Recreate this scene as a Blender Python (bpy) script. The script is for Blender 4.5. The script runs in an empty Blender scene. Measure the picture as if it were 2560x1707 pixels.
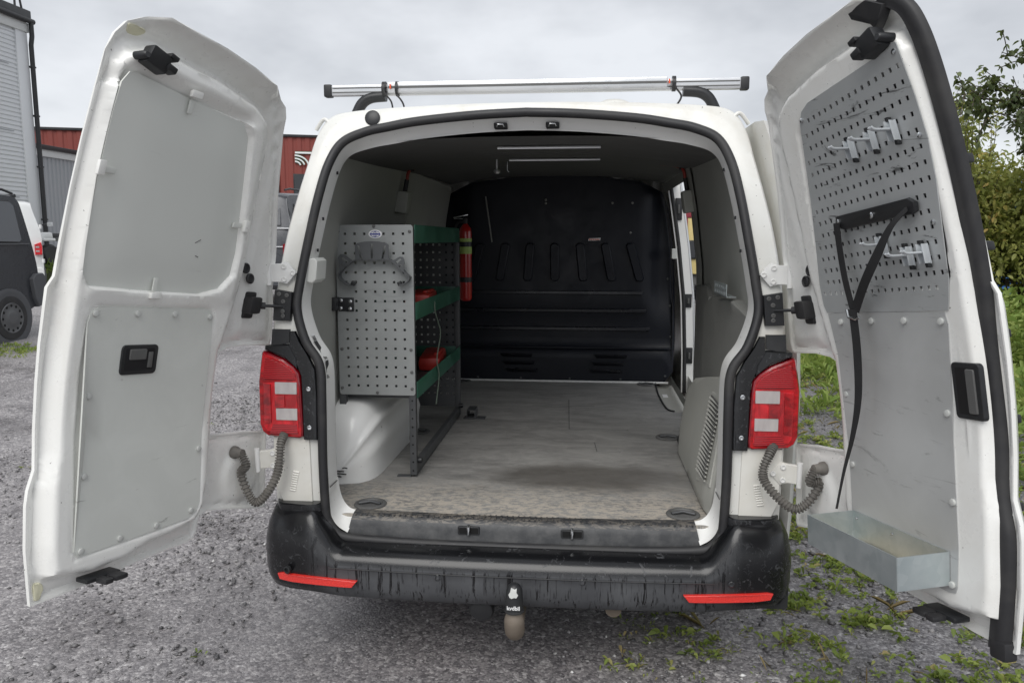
import bpy, bmesh, math, random
import numpy as np
from mathutils import Vector, Matrix
from mathutils.geometry import delaunay_2d_cdt

random.seed(7); RNG = np.random.default_rng(11)
SC = bpy.context.scene
COL = SC.collection
R = math.radians

# ------------------------------------------------------------------ camera
cam = bpy.data.cameras.new('camera'); CAM = bpy.data.objects.new('camera', cam); COL.objects.link(CAM)
cam.sensor_width = 36; cam.lens = 36 * 1923 / 2560
cam.clip_start = 0.05; cam.clip_end = 600
CAM.location = (0.236, -2.754, 1.642)
CAM.rotation_euler = (R(90 - 7.56), 0, R(5.51))
SC.camera = CAM

# ------------------------------------------------------------------ world (overcast)
world = bpy.data.worlds.new('World'); SC.world = world; world.use_nodes = True
wn = world.node_tree; wn.nodes.clear()
w_out = wn.nodes.new('ShaderNodeOutputWorld'); w_bg = wn.nodes.new('ShaderNodeBackground')
w_sky = wn.nodes.new('ShaderNodeTexSky'); w_sky.sky_type = 'NISHITA'; w_sky.sun_disc = False
w_sky.sun_elevation = R(52); w_sky.sun_rotation = R(190)
w_tc = wn.nodes.new('ShaderNodeTexCoord'); w_map = wn.nodes.new('ShaderNodeMapping')
w_map.inputs['Scale'].default_value = (1.0, 1.0, 2.2)
w_no = wn.nodes.new('ShaderNodeTexNoise'); w_no.inputs['Scale'].default_value = 3.0
w_no.inputs['Detail'].default_value = 5; w_no.inputs['Roughness'].default_value = .52
w_ra = wn.nodes.new('ShaderNodeValToRGB')
w_ra.color_ramp.elements[0].position = .36; w_ra.color_ramp.elements[0].color = (.490, .506, .535, 1)
w_ra.color_ramp.elements[1].position = .60; w_ra.color_ramp.elements[1].color = (.715, .732, .762, 1)
w_mul = wn.nodes.new('ShaderNodeVectorMath'); w_mul.operation = 'SCALE'; w_mul.inputs['Scale'].default_value = 8.1
w_mix = wn.nodes.new('ShaderNodeMix'); w_mix.data_type = 'RGBA'; w_mix.inputs[0].default_value = .93
wn.links.new(w_tc.outputs['Generated'], w_map.inputs['Vector']); wn.links.new(w_map.outputs[0], w_no.inputs['Vector'])
wn.links.new(w_no.outputs[0], w_ra.inputs[0]); wn.links.new(w_ra.outputs[0], w_mul.inputs[0])
wn.links.new(w_sky.outputs[0], w_mix.inputs[6]); wn.links.new(w_mul.outputs[0], w_mix.inputs[7])
wn.links.new(w_mix.outputs[2], w_bg.inputs['Color']); w_bg.inputs['Strength'].default_value = .1
wn.links.new(w_bg.outputs[0], w_out.inputs[0])

sun_d = bpy.data.lights.new('sun', 'SUN'); SUN = bpy.data.objects.new('sun', sun_d); COL.objects.link(SUN)
sun_d.energy = 1.5; sun_d.angle = R(45); sun_d.color = (1.0, .98, .95)
SUN.rotation_euler = (R(42), 0, R(-10))       # high, from behind the camera

SC.view_settings.view_transform = 'Standard'; SC.view_settings.look = 'None'
SC.view_settings.exposure = 0.58; SC.view_settings.gamma = 1.0; SC.view_settings.use_curve_mapping = False

# ------------------------------------------------------------------ helpers
WM = {}
def tag(o, label=None, cat=None, group=None, kind=None):
    if label: o['label'] = label
    if cat: o['category'] = cat
    if group: o['group'] = group
    if kind: o['kind'] = kind
    return o
def adopt(o, parent):
    if parent is not None:
        o.parent = parent; o.matrix_parent_inverse = WM[parent.name].inverted()
def empty(name, loc, label=None, cat=None, group=None):
    o = bpy.data.objects.new(name, None); COL.objects.link(o); o.location = loc
    o.empty_display_size = .2; WM[o.name] = Matrix.Translation(loc)
    return tag(o, label, cat, group)
def mobj(name, verts, faces, mat, parent=None, smooth=0, attr=None):
    me = bpy.data.meshes.new(name)
    me.from_pydata([tuple(map(float, v)) for v in verts], [], [tuple(map(int, f)) for f in faces]); me.update()
    if smooth:
        me.shade_smooth(); me.set_sharp_from_angle(angle=R(smooth))
    if attr is not None:
        a = me.attributes.new('tone', 'FLOAT', 'POINT'); a.data.foreach_set('value', np.asarray(attr, dtype=np.float32))
    if mat: me.materials.append(mat)
    o = bpy.data.objects.new(name, me); COL.objects.link(o); WM[o.name] = Matrix.Identity(4)
    adopt(o, parent); return o
def fast_mesh(name, V, F, mat, parent=None, tone=None, smooth=False):
    V = np.asarray(V, np.float32); F = np.asarray(F, np.int32); n = F.shape[1]
    me = bpy.data.meshes.new(name); me.vertices.add(len(V)); me.vertices.foreach_set('co', V.ravel())
    me.loops.add(F.size); me.loops.foreach_set('vertex_index', F.ravel())
    me.polygons.add(len(F)); me.polygons.foreach_set('loop_start', np.arange(0, F.size, n, dtype=np.int32))
    me.update(calc_edges=True)
    if smooth: me.shade_smooth()
    if tone is not None:
        a = me.attributes.new('tone', 'FLOAT', 'POINT'); a.data.foreach_set('value', np.asarray(tone, np.float32))
    me.materials.append(mat)
    o = bpy.data.objects.new(name, me); COL.objects.link(o); WM[o.name] = Matrix.Identity(4); adopt(o, parent); return o
def box(name, c, s, mat, parent=None, bev=0, rot=None, xf=None, seg=2):
    bm = bmesh.new(); bmesh.ops.create_cube(bm, size=1)
    bmesh.ops.scale(bm, vec=s, verts=bm.verts)
    if bev: bmesh.ops.bevel(bm, geom=bm.edges[:], offset=bev, segments=seg, affect='EDGES', profile=.6)
    M = Matrix.Translation(c)
    if rot: M = M @ Matrix.Rotation(rot[2], 4, 'Z') @ Matrix.Rotation(rot[1], 4, 'Y') @ Matrix.Rotation(rot[0], 4, 'X')
    bm.transform(M)
    vs = [tuple(v.co) for v in bm.verts]
    bm.verts.index_update(); fs = [[v.index for v in f.verts] for f in bm.faces]; bm.free()
    if xf: vs = [xf(*v) for v in vs]
    return mobj(name, vs, fs, mat, parent, smooth=40 if bev else 0)
def catmull(pts, n, closed=False):
    P = np.array(pts, float); m = len(P); out = []
    for i in range(m if closed else m - 1):
        p0, p1, p2, p3 = [P[(i + k) % m] if closed else P[min(max(i + k, 0), m - 1)] for k in (-1, 0, 1, 2)]
        for j in range(n):
            t = j / n
            out.append(.5 * ((2 * p1) + (-p0 + p2) * t + (2 * p0 - 5 * p1 + 4 * p2 - p3) * t * t + (-p0 + 3 * p1 - 3 * p2 + p3) * t ** 3))
    if not closed: out.append(P[-1])
    return np.array(out)
def tube_data(pts, r, seg=10, rf=None, closed=False, flat=1.0, cap=True):
    P = np.array(pts, float); n = len(P); V = []; F = []
    T = np.gradient(P, axis=0) if not closed else np.roll(P, -1, 0) - np.roll(P, 1, 0)
    T /= np.linalg.norm(T, axis=1)[:, None] + 1e-12
    a = np.array([0, 0, 1.]) if abs(T[0][2]) < .9 else np.array([1., 0, 0])
    N = np.cross(T[0], a); N /= np.linalg.norm(N)
    for i in range(n):
        N = N - T[i] * (N @ T[i]); N /= np.linalg.norm(N) + 1e-12; B = np.cross(T[i], N)
        rr = rf(i / max(n - 1, 1), i) if rf else r
        for k in range(seg):
            an = 2 * math.pi * k / seg; V.append(P[i] + rr * (math.cos(an) * N + flat * math.sin(an) * B))
    for i in range(n if closed else n - 1):
        for k in range(seg):
            F.append((i * seg + k, i * seg + (k + 1) % seg, ((i + 1) % n) * seg + (k + 1) % seg, ((i + 1) % n) * seg + k))
    if cap and not closed:
        F.append(list(range(seg))[::-1]); F.append([(n - 1) * seg + k for k in range(seg)])
    return V, F
def tube(name, pts, r, mat, parent=None, seg=10, rf=None, closed=False, flat=1.0, sm=50):
    V, F = tube_data(pts, r, seg, rf, closed, flat); return mobj(name, V, F, mat, parent, smooth=sm)
def merge(*parts):
    V = []; F = []
    for v, f in parts:
        k = len(V); V += list(v); F += [[i + k for i in q] for q in f]
    return V, F
def box_data(c, s, M=None):
    V = []
    for x in (-.5, .5):
        for y in (-.5, .5):
            for z in (-.5, .5): V.append((c[0] + x * s[0], c[1] + y * s[1], c[2] + z * s[2]))
    return V, [(0, 1, 3, 2), (4, 6, 7, 5), (0, 4, 5, 1), (2, 3, 7, 6), (0, 2, 6, 4), (1, 5, 7, 3)]
def lathe(name, prof, c, axis, mat, parent=None, seg=24, sm=40):
    # prof: (radius, along axis)
    ax = Vector(axis).normalized(); q = ax.to_track_quat('Z', 'Y'); V = []; F = []
    for r, h in prof:
        for k in range(seg):
            a = 2 * math.pi * k / seg; V.append(Vector(c) + q @ Vector((r * math.cos(a), r * math.sin(a), h)))
    for i in range(len(prof) - 1):
        for k in range(seg): F.append((i * seg + k, i * seg + (k + 1) % seg, (i + 1) * seg + (k + 1) % seg, (i + 1) * seg + k))
    F.append(list(range(seg))[::-1]); F.append([(len(prof) - 1) * seg + k for k in range(seg)])
    return mobj(name, V, F, mat, parent, smooth=sm)
def S(x, a, b):
    t = np.clip((np.asarray(x, float) - a) / (b - a), 0, 1); return t * t * (3 - 2 * t)
def inset(poly, d):
    P = np.array(poly, float); n = len(P); out = []
    area = .5 * sum(P[i][0] * P[(i + 1) % n][1] - P[(i + 1) % n][0] * P[i][1] for i in range(n)); sg = 1 if area > 0 else -1
    for i in range(n):
        a = P[i] - P[i - 1]; b = P[(i + 1) % n] - P[i]
        a /= np.linalg.norm(a) + 1e-12; b /= np.linalg.norm(b) + 1e-12
        na = sg * np.array([-a[1], a[0]]); nb = sg * np.array([-b[1], b[0]]); m = na + nb; L = m @ m
        out.append(P[i] + d * m * (2 / max(L, .6)) * .5 * (1 if L > .01 else 0) * 1.0)
    return np.array(out)
def prism(name, poly, mp, w0, w1, mat, parent=None, bev=.004, sm=35):
    """poly in (u,v); front face at w0 with a bevelled rim, back at w1; mp(u,v,w)->xyz"""
    n = len(poly); d = 1 if w1 > w0 else -1; I = inset(poly, bev); I2 = inset(poly, bev * .3)
    V = [mp(u, v, w1) for u, v in poly] + [mp(u, v, w0 + d * bev) for u, v in poly] + [mp(u, v, w0 + d * bev * .3) for u, v in I2] + [mp(u, v, w0) for u, v in I]
    F = []
    for k in range(3):
        for i in range(n): F.append((k * n + i, k * n + (i + 1) % n, (k + 1) * n + (i + 1) % n, (k + 1) * n + i))
    F.append([3 * n + i for i in range(n)]); F.append([i for i in range(n)][::-1])
    return mobj(name, V, F, mat, parent, smooth=sm)
def rrect(x0, x1, z0, z1, r, n=5):
    out = []
    for cx, cz, a0 in ((x1 - r, z0 + r, -90), (x1 - r, z1 - r, 0), (x0 + r, z1 - r, 90), (x0 + r, z0 + r, 180)):
        for k in range(n + 1):
            a = R(a0 + 90 * k / n); out.append((cx + r * math.cos(a), cz + r * math.sin(a)))
    return out
def inpoly(poly, X, Z):
    P = np.array(poly); n = len(P); c = np.zeros(len(X), bool)
    for i in range(n):
        x1, z1 = P[i - 1]; x2, z2 = P[i]
        if z1 == z2: continue
        h = ((z1 > Z) != (z2 > Z)) & (X < (x2 - x1) * (Z - z1) / (z2 - z1) + x1); c ^= h
    return c
def sdist(poly, X, Z):
    P = np.array(poly); n = len(P); d = np.full(len(X), 9.)
    for i in range(n):
        a = P[i - 1]; b = P[i]; ab = b - a; L = ab @ ab + 1e-12
        t = np.clip(((X - a[0]) * ab[0] + (Z - a[1]) * ab[1]) / L, 0, 1)
        d = np.minimum(d, np.hypot(X - a[0] - t * ab[0], Z - a[1] - t * ab[1]))
    return np.where(inpoly(poly, X, Z), d, -d)
def cdt(outline, holes, sp, lines=()):
    """triangulate a 2-D outline with holes and interior grid points of spacing sp"""
    O = np.array(outline, float); pts = [tuple(p) for p in O]; n = len(pts)
    ed = [(i, (i + 1) % n) for i in range(n)]
    for h in holes:
        k = len(pts); pts += [tuple(p) for p in h]; ed += [(k + i, k + (i + 1) % len(h)) for i in range(len(h))]
    for h in lines:
        h = catmull(h, 4, True); k = len(pts); pts += [tuple(p) for p in h]; ed += [(k + i, k + (i + 1) % len(h)) for i in range(len(h))]
    if sp:
        x0, z0 = O.min(0); x1, z1 = O.max(0)
        gx, gz = np.meshgrid(np.arange(x0 + sp / 2, x1, sp), np.arange(z0 + sp / 2, z1, sp)); gx = gx.ravel(); gz = gz.ravel()
        ok = sdist(outline, gx, gz) > sp * .4
        for h in holes: ok &= sdist(h, gx, gz) < -sp * .3
        pts += list(zip(gx[ok], gz[ok]))
    r = delaunay_2d_cdt([Vector(p) for p in pts], ed, [], 0, 1e-6)
    V = np.array([tuple(v) for v in r[0]]); T = np.array([t for t in r[2] if len(t) == 3])
    c = V[T].mean(1); ok = inpoly(outline, c[:, 0], c[:, 1])
    for h in holes: ok &= ~inpoly(h, c[:, 0], c[:, 1])
    T = T[ok]; a = V[T]
    s = (a[:, 1, 0] - a[:, 0, 0]) * (a[:, 2, 1] - a[:, 0, 1]) - (a[:, 1, 1] - a[:, 0, 1]) * (a[:, 2, 0] - a[:, 0, 0])
    T = T[np.abs(s) > 1e-10]; s = s[np.abs(s) > 1e-10]; T[s < 0] = T[s < 0][:, ::-1]
    return V, T
def solid(name, VT, mp, f0, f1, mat, parent=None, sm=35):
    """closed sheet between offsets f0(x,z) (front) and f1(x,z) (back)"""
    V, T = VT; n = len(V); h0 = f0(V[:, 0], V[:, 1]); h1 = f1(V[:, 0], V[:, 1])
    P = [mp(x, z, o) for (x, z), o in zip(V, h0)] + [mp(x, z, o) for (x, z), o in zip(V, h1)]
    F = [tuple(t) for t in T] + [tuple(t[::-1] + n) for t in T]
    E = {}
    for t in T:
        for i in range(3):
            e = (t[i], t[(i + 1) % 3]); E[e] = E.get(e, 0) + 1
    for (a, b) in E:
        if (b, a) not in E: F.append((b, a, a + n, b + n))
    return mobj(name, P, F, mat, parent, smooth=sm)
const = lambda c: (lambda x, z: np.full(len(x), float(c)))
def ground_z(y): return .40 * float(S(y, 1.0, 20.0))

# ------------------------------------------------------------------ materials
class MB:
    def __init__(s, name, base=(.5, .5, .5), rough=.5, metal=0, coat=0, spec=.5):
        s.m = bpy.data.materials.new(name); s.m.use_nodes = True; s.nt = s.m.node_tree
        s.b = s.nt.nodes['Principled BSDF']; s.tc = s.nt.nodes.new('ShaderNodeTexCoord')
        s.set('Base Color', base); s.set('Roughness', rough); s.set('Metallic', metal)
        s.set('Coat Weight', coat); s.set('Coat Roughness', .12); s.set('Specular IOR Level', spec)
    def lk(s, a, b): s.nt.links.new(a, b)
    def set(s, k, v):
        if hasattr(v, 'node'): s.lk(v, s.b.inputs[k])
        elif isinstance(v, (tuple, list)) and len(v) == 3: s.b.inputs[k].default_value = (*v, 1)
        else: s.b.inputs[k].default_value = v
        return s
    def co(s, scale=(1, 1, 1), loc=(0, 0, 0), rot=(0, 0, 0)):
        n = s.nt.nodes.new('ShaderNodeMapping'); n.inputs['Scale'].default_value = scale; n.inputs['Location'].default_value = loc
        n.inputs['Rotation'].default_value = rot
        s.lk(s.tc.outputs['Object'], n.inputs['Vector']); return n.outputs[0]
    def noise(s, scale, detail=3, rough=.5, co=None, dist=0, out=0):
        n = s.nt.nodes.new('ShaderNodeTexNoise'); n.inputs['Scale'].default_value = scale; n.inputs['Detail'].default_value = detail
        n.inputs['Roughness'].default_value = rough; n.inputs['Distortion'].default_value = dist
        s.lk(co or s.tc.outputs['Object'], n.inputs['Vector']); return n.outputs[out]
    def voro(s, scale, co=None, feat='F1', out=0, rnd=1):
        n = s.nt.nodes.new('ShaderNodeTexVoronoi'); n.feature = feat; n.inputs['Scale'].default_value = scale; n.inputs['Randomness'].default_value = rnd
        s.lk(co or s.tc.outputs['Object'], n.inputs['Vector']); return n.outputs[out]
    def ramp(s, fac, stops, interp='LINEAR'):
        n = s.nt.nodes.new('ShaderNodeValToRGB'); cr = n.color_ramp; cr.interpolation = interp
        while len(cr.elements) < len(stops): cr.elements.new(.5)
        for e, (p, c) in zip(cr.elements, stops):
            e.position = p; e.color = (c, c, c, 1) if not isinstance(c, tuple) else (*c, 1)
        s.lk(fac, n.inputs[0]); return n.outputs[0]
    def mix(s, fac, a, b, mode='MIX'):
        n = s.nt.nodes.new('ShaderNodeMix'); n.data_type = 'RGBA'; n.blend_type = mode
        for k, v in ((0, fac), (6, a), (7, b)):
            if hasattr(v, 'node'): s.lk(v, n.inputs[k])
            elif isinstance(v, (int, float)): n.inputs[k].default_value = v if k == 0 else (v, v, v, 1)
            else: n.inputs[k].default_value = (*v, 1)
        return n.outputs[2]
    def math(s, op, a, b=0.0, clamp=False):
        n = s.nt.nodes.new('ShaderNodeMath'); n.operation = op; n.use_clamp = clamp
        for k, v in ((0, a), (1, b)):
            if hasattr(v, 'node'): s.lk(v, n.inputs[k])
            else: n.inputs[k].default_value = v
        return n.outputs[0]
    def attr(s, name='tone'):
        n = s.nt.nodes.new('ShaderNodeAttribute'); n.attribute_name = name; return n.outputs['Fac']
    def sep(s, axis):
        n = s.nt.nodes.new('ShaderNodeSeparateXYZ'); s.lk(s.tc.outputs['Object'], n.inputs[0]); return n.outputs[axis]
    def bump(s, h, strength=.3, dist=.01):
        n = s.nt.nodes.new('ShaderNodeBump'); n.inputs['Strength'].default_value = strength; n.inputs['Distance'].default_value = dist
        s.lk(h, n.inputs['Height']); s.lk(n.outputs[0], s.b.inputs['Normal']); return s

def paint(name, col, dirt=(.50, .45, .36), lo=.50, hi=.80, amt=.45, rough=.33, coat=.25, specks=True, streak=False):
    b = MB(name, col, rough, 0, coat)
    n1 = b.noise(2.3, 6, .62, dist=.6); n2 = b.noise(17, 4, .6)
    f = b.math('MULTIPLY', b.ramp(n1, [(lo, 0.), (hi, 1.)]), b.ramp(n2, [(.3, .35), (.7, 1.)]))
    if streak:
        n4 = b.noise(1.0, 5, .6, b.co((26, 26, 1.5)), .2)
        f = b.math('MAXIMUM', f, b.math('MULTIPLY', b.ramp(n4, [(.55, 0.), (.8, .8)]), b.ramp(n1, [(.35, 0.), (.6, 1.)])))
    c = b.mix(b.math('MULTIPLY', f, amt), col, dirt)
    if specks:
        n3 = b.noise(95, 2, .5)
        c = b.mix(b.ramp(n3, [(.735, 0.), (.76, .75)]), c, (.12, .11, .10))
    b.set('Base Color', c); b.set('Roughness', b.ramp(n2, [(.3, rough - .06), (.75, rough + .16)]))
    b.bump(b.noise(420, 1), .04, .002)
    return b.m
def scuffed(name, col, rough=.5, metal=0.0, light=None, dark=None, amt=.5, bump=.05):
    b = MB(name, col, rough, metal)
    light = light or tuple(min(1, c * 1.35 + .02) for c in col); dark = dark or tuple(c * .55 for c in col)
    n1 = b.noise(5, 6, .65, dist=.8); n2 = b.noise(1, 6, .7, b.co((7, 7, 34), rot=(.3, .5, .2)), .5)
    c = b.mix(b.math('MULTIPLY', b.ramp(n1, [(.45, 0.), (.75, 1.)]), amt), col, light)
    c = b.mix(b.math('MULTIPLY', b.ramp(n2, [(.66, 0.), (.72, 1.)]), amt), c, dark)
    b.set('Base Color', c); b.set('Roughness', b.ramp(n1, [(.3, max(.05, rough - .1)), (.7, min(1, rough + .12))]))
    if bump: b.bump(b.noise(260, 2), bump, .002)
    return b.m

M = {}
M['paint'] = paint('van_white_paint', (.74, .74, .705), lo=.40, hi=.72, amt=.62, streak=True)
M['door_paint'] = paint('door_white_paint', (.85, .85, .82), lo=.46, hi=.78, amt=.42, rough=.27, coat=.4, streak=True)
M['jamb'] = paint('jamb_white_paint', (.79, .79, .77), amt=.35)
M['pillar_dirty'] = paint('dirty_pillar_paint', (.76, .75, .70), dirt=(.46, .40, .29), lo=.38, hi=.72, amt=.6, streak=True)
M['board'] = scuffed('grey_board', (.63, .645, .61), .45, 0, (.70, .715, .68), (.24, .24, .22), .7)
M['board_win'] = scuffed('grey_window_board', (.66, .675, .64), .55, 0, (.68, .695, .66), (.50, .51, .49), .3)
M['rubber'] = scuffed('black_rubber', (.022, .022, .024), .55, 0, (.07, .068, .064), (.01, .01, .01), .5)
M['black_plastic'] = scuffed('black_plastic', (.016, .017, .019), .42, 0, (.045, .045, .045), (.008, .008, .008), .5)
M['hose'] = scuffed('grey_rubber_hose', (.115, .108, .098), .6, 0, (.24, .225, .20), (.05, .05, .05), .8)
M['galv'] = None
b = MB('galvanised_steel', (.5, .52, .52), .38, .75)
v1 = b.voro(38, out=1); n1 = b.noise(6, 5, .65)
b.set('Base Color', b.mix(b.ramp(n1, [(.4, 0.), (.7, .6)]), b.mix(b.ramp(v1, [(.2, 0.), (.8, .30)]), (.46, .52, .53), (.66, .70, .70)), (.66, .69, .69)))
b.set('Roughness', b.ramp(n1, [(.3, .34), (.7, .55)])); M['galv'] = b.m
b = MB('tray_dust', (.6, .5, .34), .9); n1 = b.noise(60, 4, .7)
b.set('Base Color', b.mix(b.ramp(n1, [(.35, 0.), (.7, 1.)]), (.68, .56, .38), (.34, .27, .18))); M['dust'] = b.m
def sheet(name, col, scr):
    b = MB(name, col, .46, .30)
    n1 = b.noise(3.2, 5, .6, dist=1); n2 = b.noise(1, 6, .72, b.co((4, 4, 22), rot=(.9, .35, .1)), .9); n3 = b.noise(9, 7, .75, dist=1.4)
    c = b.mix(b.math('MULTIPLY', b.ramp(n1, [(.4, 0.), (.72, 1.)]), .45), col, tuple(x * 1.28 for x in col))
    c = b.mix(b.ramp(n2, [(.60, 0.), (.66, scr)]), c, (.06, .06, .06)); c = b.mix(b.ramp(n3, [(.66, 0.), (.74, .5)]), c, (.56, .57, .57))
    b.set('Base Color', c); b.set('Roughness', b.ramp(n1, [(.3, .38), (.7, .55)])); return b.m
M['tool_board'] = sheet('grey_perforated_sheet', (.44, .455, .455), .8)
M['plain_sheet'] = sheet('worn_grey_sheet', (.50, .51, .505), .35)
M['shelf_front'] = sheet('shelf_grey_panel', (.30, .312, .308), .25)
M['alu'] = scuffed('brushed_aluminium', (.70, .71, .72), .33, .85, (.78, .78, .78), (.40, .40, .40), .4)
M['chrome'] = MB('bright_steel', (.62, .63, .64), .22, 1.0).m
M['zinc'] = MB('zinc_plated_hook', (.62, .65, .67), .35, .45).m
M['bolt'] = scuffed('plastic_bolt_head', (.50, .51, .49), .45, 0, None, None, .3)
M['shelf_dark'] = scuffed('dark_shelf_steel', (.075, .078, .082), .45, .2, (.13, .13, .13), (.03, .03, .03), .5)
M['shelf_green'] = scuffed('green_shelf_steel', (.022, .115, .072), .42, 0, (.08, .22, .17), (.015, .06, .04), .5)
M['holder'] = scuffed('grey_holder_steel', (.10, .105, .11), .42, .3, (.17, .17, .17), None, .4)
M['wall'] = scuffed('grey_wall_lining', (.33, .335, .31), .6, 0, (.45, .45, .42), (.28, .28, .26), .35)
M['headliner'] = scuffed('grey_headliner', (.11, .11, .107), .8, 0, (.14, .14, .135), (.10, .10, .10), .4)
M['trim_grey'] = scuffed('grey_side_trim', (.42, .42, .385), .55, 0, (.48, .475, .44), (.22, .22, .20), .5)
M['trim_dark'] = scuffed('dark_grey_trim', (.10, .10, .098), .6, 0, (.15, .15, .145), (.06, .06, .06), .5)
M['trim_mid'] = scuffed('mid_grey_trim', (.24, .24, .225), .6, 0, (.30, .30, .28), (.15, .15, .14), .5)
M['bulkhead'] = scuffed('black_bulkhead', (.0075, .009, .0145), .40, 0, (.012, .013, .018), (.005, .005, .008), .4)
M['bulkhead_rib'] = scuffed('black_bulkhead_rib', (.010, .011, .016), .30, 0, (.016, .017, .022), (.006, .006, .009), .3)
M['bulkhead'].node_tree.nodes['Principled BSDF'].inputs['Specular IOR Level'].default_value = .28
M['white_plastic'] = MB('white_plastic', (.62, .63, .60), .4).m
M['beige_box'] = MB('grey_junction_plastic', (.42, .43, .39), .5).m
M['red_cable'] = MB('red_cable', (.30, .03, .02), .5).m
b = MB('lamp_red', (.56, .008, .016), .10, 0, 1.0); n1 = b.noise(1, 4, .6, b.co((14, 14, 30)), .8)
b.set('Base Color', b.mix(b.ramp(n1, [(.35, 0.), (.68, 1.)]), (.20, .003, .006), (.60, .009, .016))); b.bump(b.voro(110, rnd=.3), .2, .003); M['lamp_red'] = b.m  # blotchy reds paint the light and dark of a deep lens
b = MB('lamp_bright_red', (.70, .012, .022), .14, 0, 1.0); n1 = b.noise(1, 4, .6, b.co((26, 26, 9), (0, 0, 3)), .8); vf = b.voro(160, rnd=.2)
b.set('Base Color', b.mix(b.ramp(n1, [(.35, 0.), (.68, 1.)]), (.36, .004, .009), (.82, .018, .030))); b.bump(vf, .25, .003); M['lamp_bright'] = b.m  # lens depth painted as light and dark reds
M['lamp_dark'] = MB('lamp_dark_red', (.22, .004, .010), .14, 0, 1.0).m
b = MB('lamp_clear', (.66, .62, .60), .2, .2, 1.0)
wv = b.nt.nodes.new('ShaderNodeTexWave'); wv.bands_direction = 'Z'; wv.inputs['Scale'].default_value = 95; b.lk(b.tc.outputs['Object'], wv.inputs['Vector'])
b.set('Base Color', b.mix(b.ramp(wv.outputs[0], [(.2, 0.), (.8, 1.)]), b.mix(b.ramp(b.noise(1, 2, .5, b.co((34, 34, 12))), [(.35, 0.), (.65, 1.)]), (.22, .18, .18), (.42, .38, .37)), (.74, .70, .69))); b.bump(wv.outputs[0], .5, .004); M['lamp_clear'] = b.m  # noise gradient paints light and dark inside an opaque lens
b = MB('lamp_ribbed_red', (.3, .005, .012), .15, 0, 1.0)
wv = b.nt.nodes.new('ShaderNodeTexWave'); wv.bands_direction = 'Z'; wv.inputs['Scale'].default_value = 45; wv.inputs['Distortion'].default_value = .6; b.lk(b.tc.outputs['Object'], wv.inputs['Vector'])
b.set('Base Color', b.mix(b.ramp(wv.outputs[0], [(.1, 0.), (.9, 1.)]), (.20, .003, .008), (.55, .01, .018))); b.bump(wv.outputs[0], .4, .003); M['lamp_rib'] = b.m
b = MB('reflector_red', (.85, .03, .02), .25, 0, .8); v1 = b.voro(420, out=0); b.bump(v1, .6, .002)
b.set('Base Color', b.mix(v1, (.55, .012, .01), (.95, .05, .035))); M['reflector'] = b.m
M['ext_red'] = MB('extinguisher_red', (.42, .015, .012), .28, 0, .6).m
M['case_red'] = MB('red_case_plastic', (.45, .03, .02), .4).m
M['label_green'] = MB('label_yellow_green', (.38, .52, .14), .5).m
M['orange'] = MB('orange_plastic', (.75, .10, .03), .4).m
M['white_print'] = MB('white_print', (.82, .82, .82), .5).m
M['blue_print'] = MB('blue_print', (.05, .06, .28), .5).m
M['rust'] = scuffed('rusty_tow_ball', (.165, .135, .105), .6, .25, (.25, .215, .18), (.07, .04, .022), .8, .15)
M['strap'] = scuffed('black_webbing', (.014, .014, .015), .75, 0, (.03, .03, .03), (.007, .007, .007), .5)
M['grey_strap'] = MB('grey_green_strap', (.16, .20, .16), .7).m
M['sealant'] = scuffed('yellowed_sealant', (.66, .64, .47), .6, 0, (.72, .70, .55), (.42, .36, .20), .7)

# bumper: wet black plastic with dried dirt on top and drip marks down the face
b = MB('wet_bumper_plastic', (.02, .02, .02), .4)
dr = b.noise(1, 4, .62, b.co((62, 62, 3.0)), .5); dr2 = b.noise(1, 4, .6, b.co((150, 150, 9.0)), .3); bl = b.noise(24, 5, .7, dist=1.0); lg = b.noise(4.5, 4, .6)
drip = b.math('MAXIMUM', b.ramp(dr, [(.57, 0.), (.62, 1.)]), b.ramp(dr2, [(.58, 0.), (.64, .8)]))
blot = b.ramp(bl, [(.40, 0.), (.50, 1.)])
geo = b.nt.nodes.new('ShaderNodeNewGeometry'); sp = b.nt.nodes.new('ShaderNodeSeparateXYZ'); b.lk(geo.outputs['Normal'], sp.inputs[0])
up_f = b.ramp(sp.outputs[2], [(.10, 0.), (.40, 1.)])
cnr = b.math('MULTIPLY', b.ramp(b.math('ABSOLUTE', b.sep(0)), [(.66, 0.), (.80, 1.)]), b.ramp(b.noise(34, 6, .75, dist=1.4), [(.34, 0.), (.43, 1.)]))
wet = b.math('MAXIMUM', b.mix(up_f, drip, b.ramp(bl, [(.30, 0.), (.40, 1.)])), cnr)
dry = b.mix(b.ramp(lg, [(.35, 0.), (.7, 1.)]), (.050, .052, .057), (.088, .091, .097))
b.set('Base Color', b.mix(wet, dry, (.0075, .0078, .009))); b.set('Roughness', b.mix(wet, .6, .22))
b.bump(b.noise(300, 2), .08, .002); M['bumper'] = b.m
# sill plate: scuffed
b = MB('scuffed_sill_plastic', (.03, .03, .032), .45); n1 = b.noise(1, 5, .7, b.co((26, 60, 60)), .6); zz = b.sep(2)
top = b.ramp(zz, [(.5, 0.), (.56, 0.), (.575, 1.)])
c = b.mix(b.math('MULTIPLY', b.ramp(n1, [(.46, 0.), (.56, 1.)]), b.ramp(b.noise(3), [(.3, .5), (.6, 1.)])), (.038, .039, .042), (.16, .145, .125))
c2 = b.mix(b.ramp(b.noise(14, 5, .7), [(.4, 0.), (.75, 1.)]), (.045, .047, .050), (.115, .115, .115))
tz = b.math('GREATER_THAN', zz, .572)
b.set('Base Color', b.mix(tz, c2, c)); b.set('Roughness', .5); M['sill'] = b.m
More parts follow.
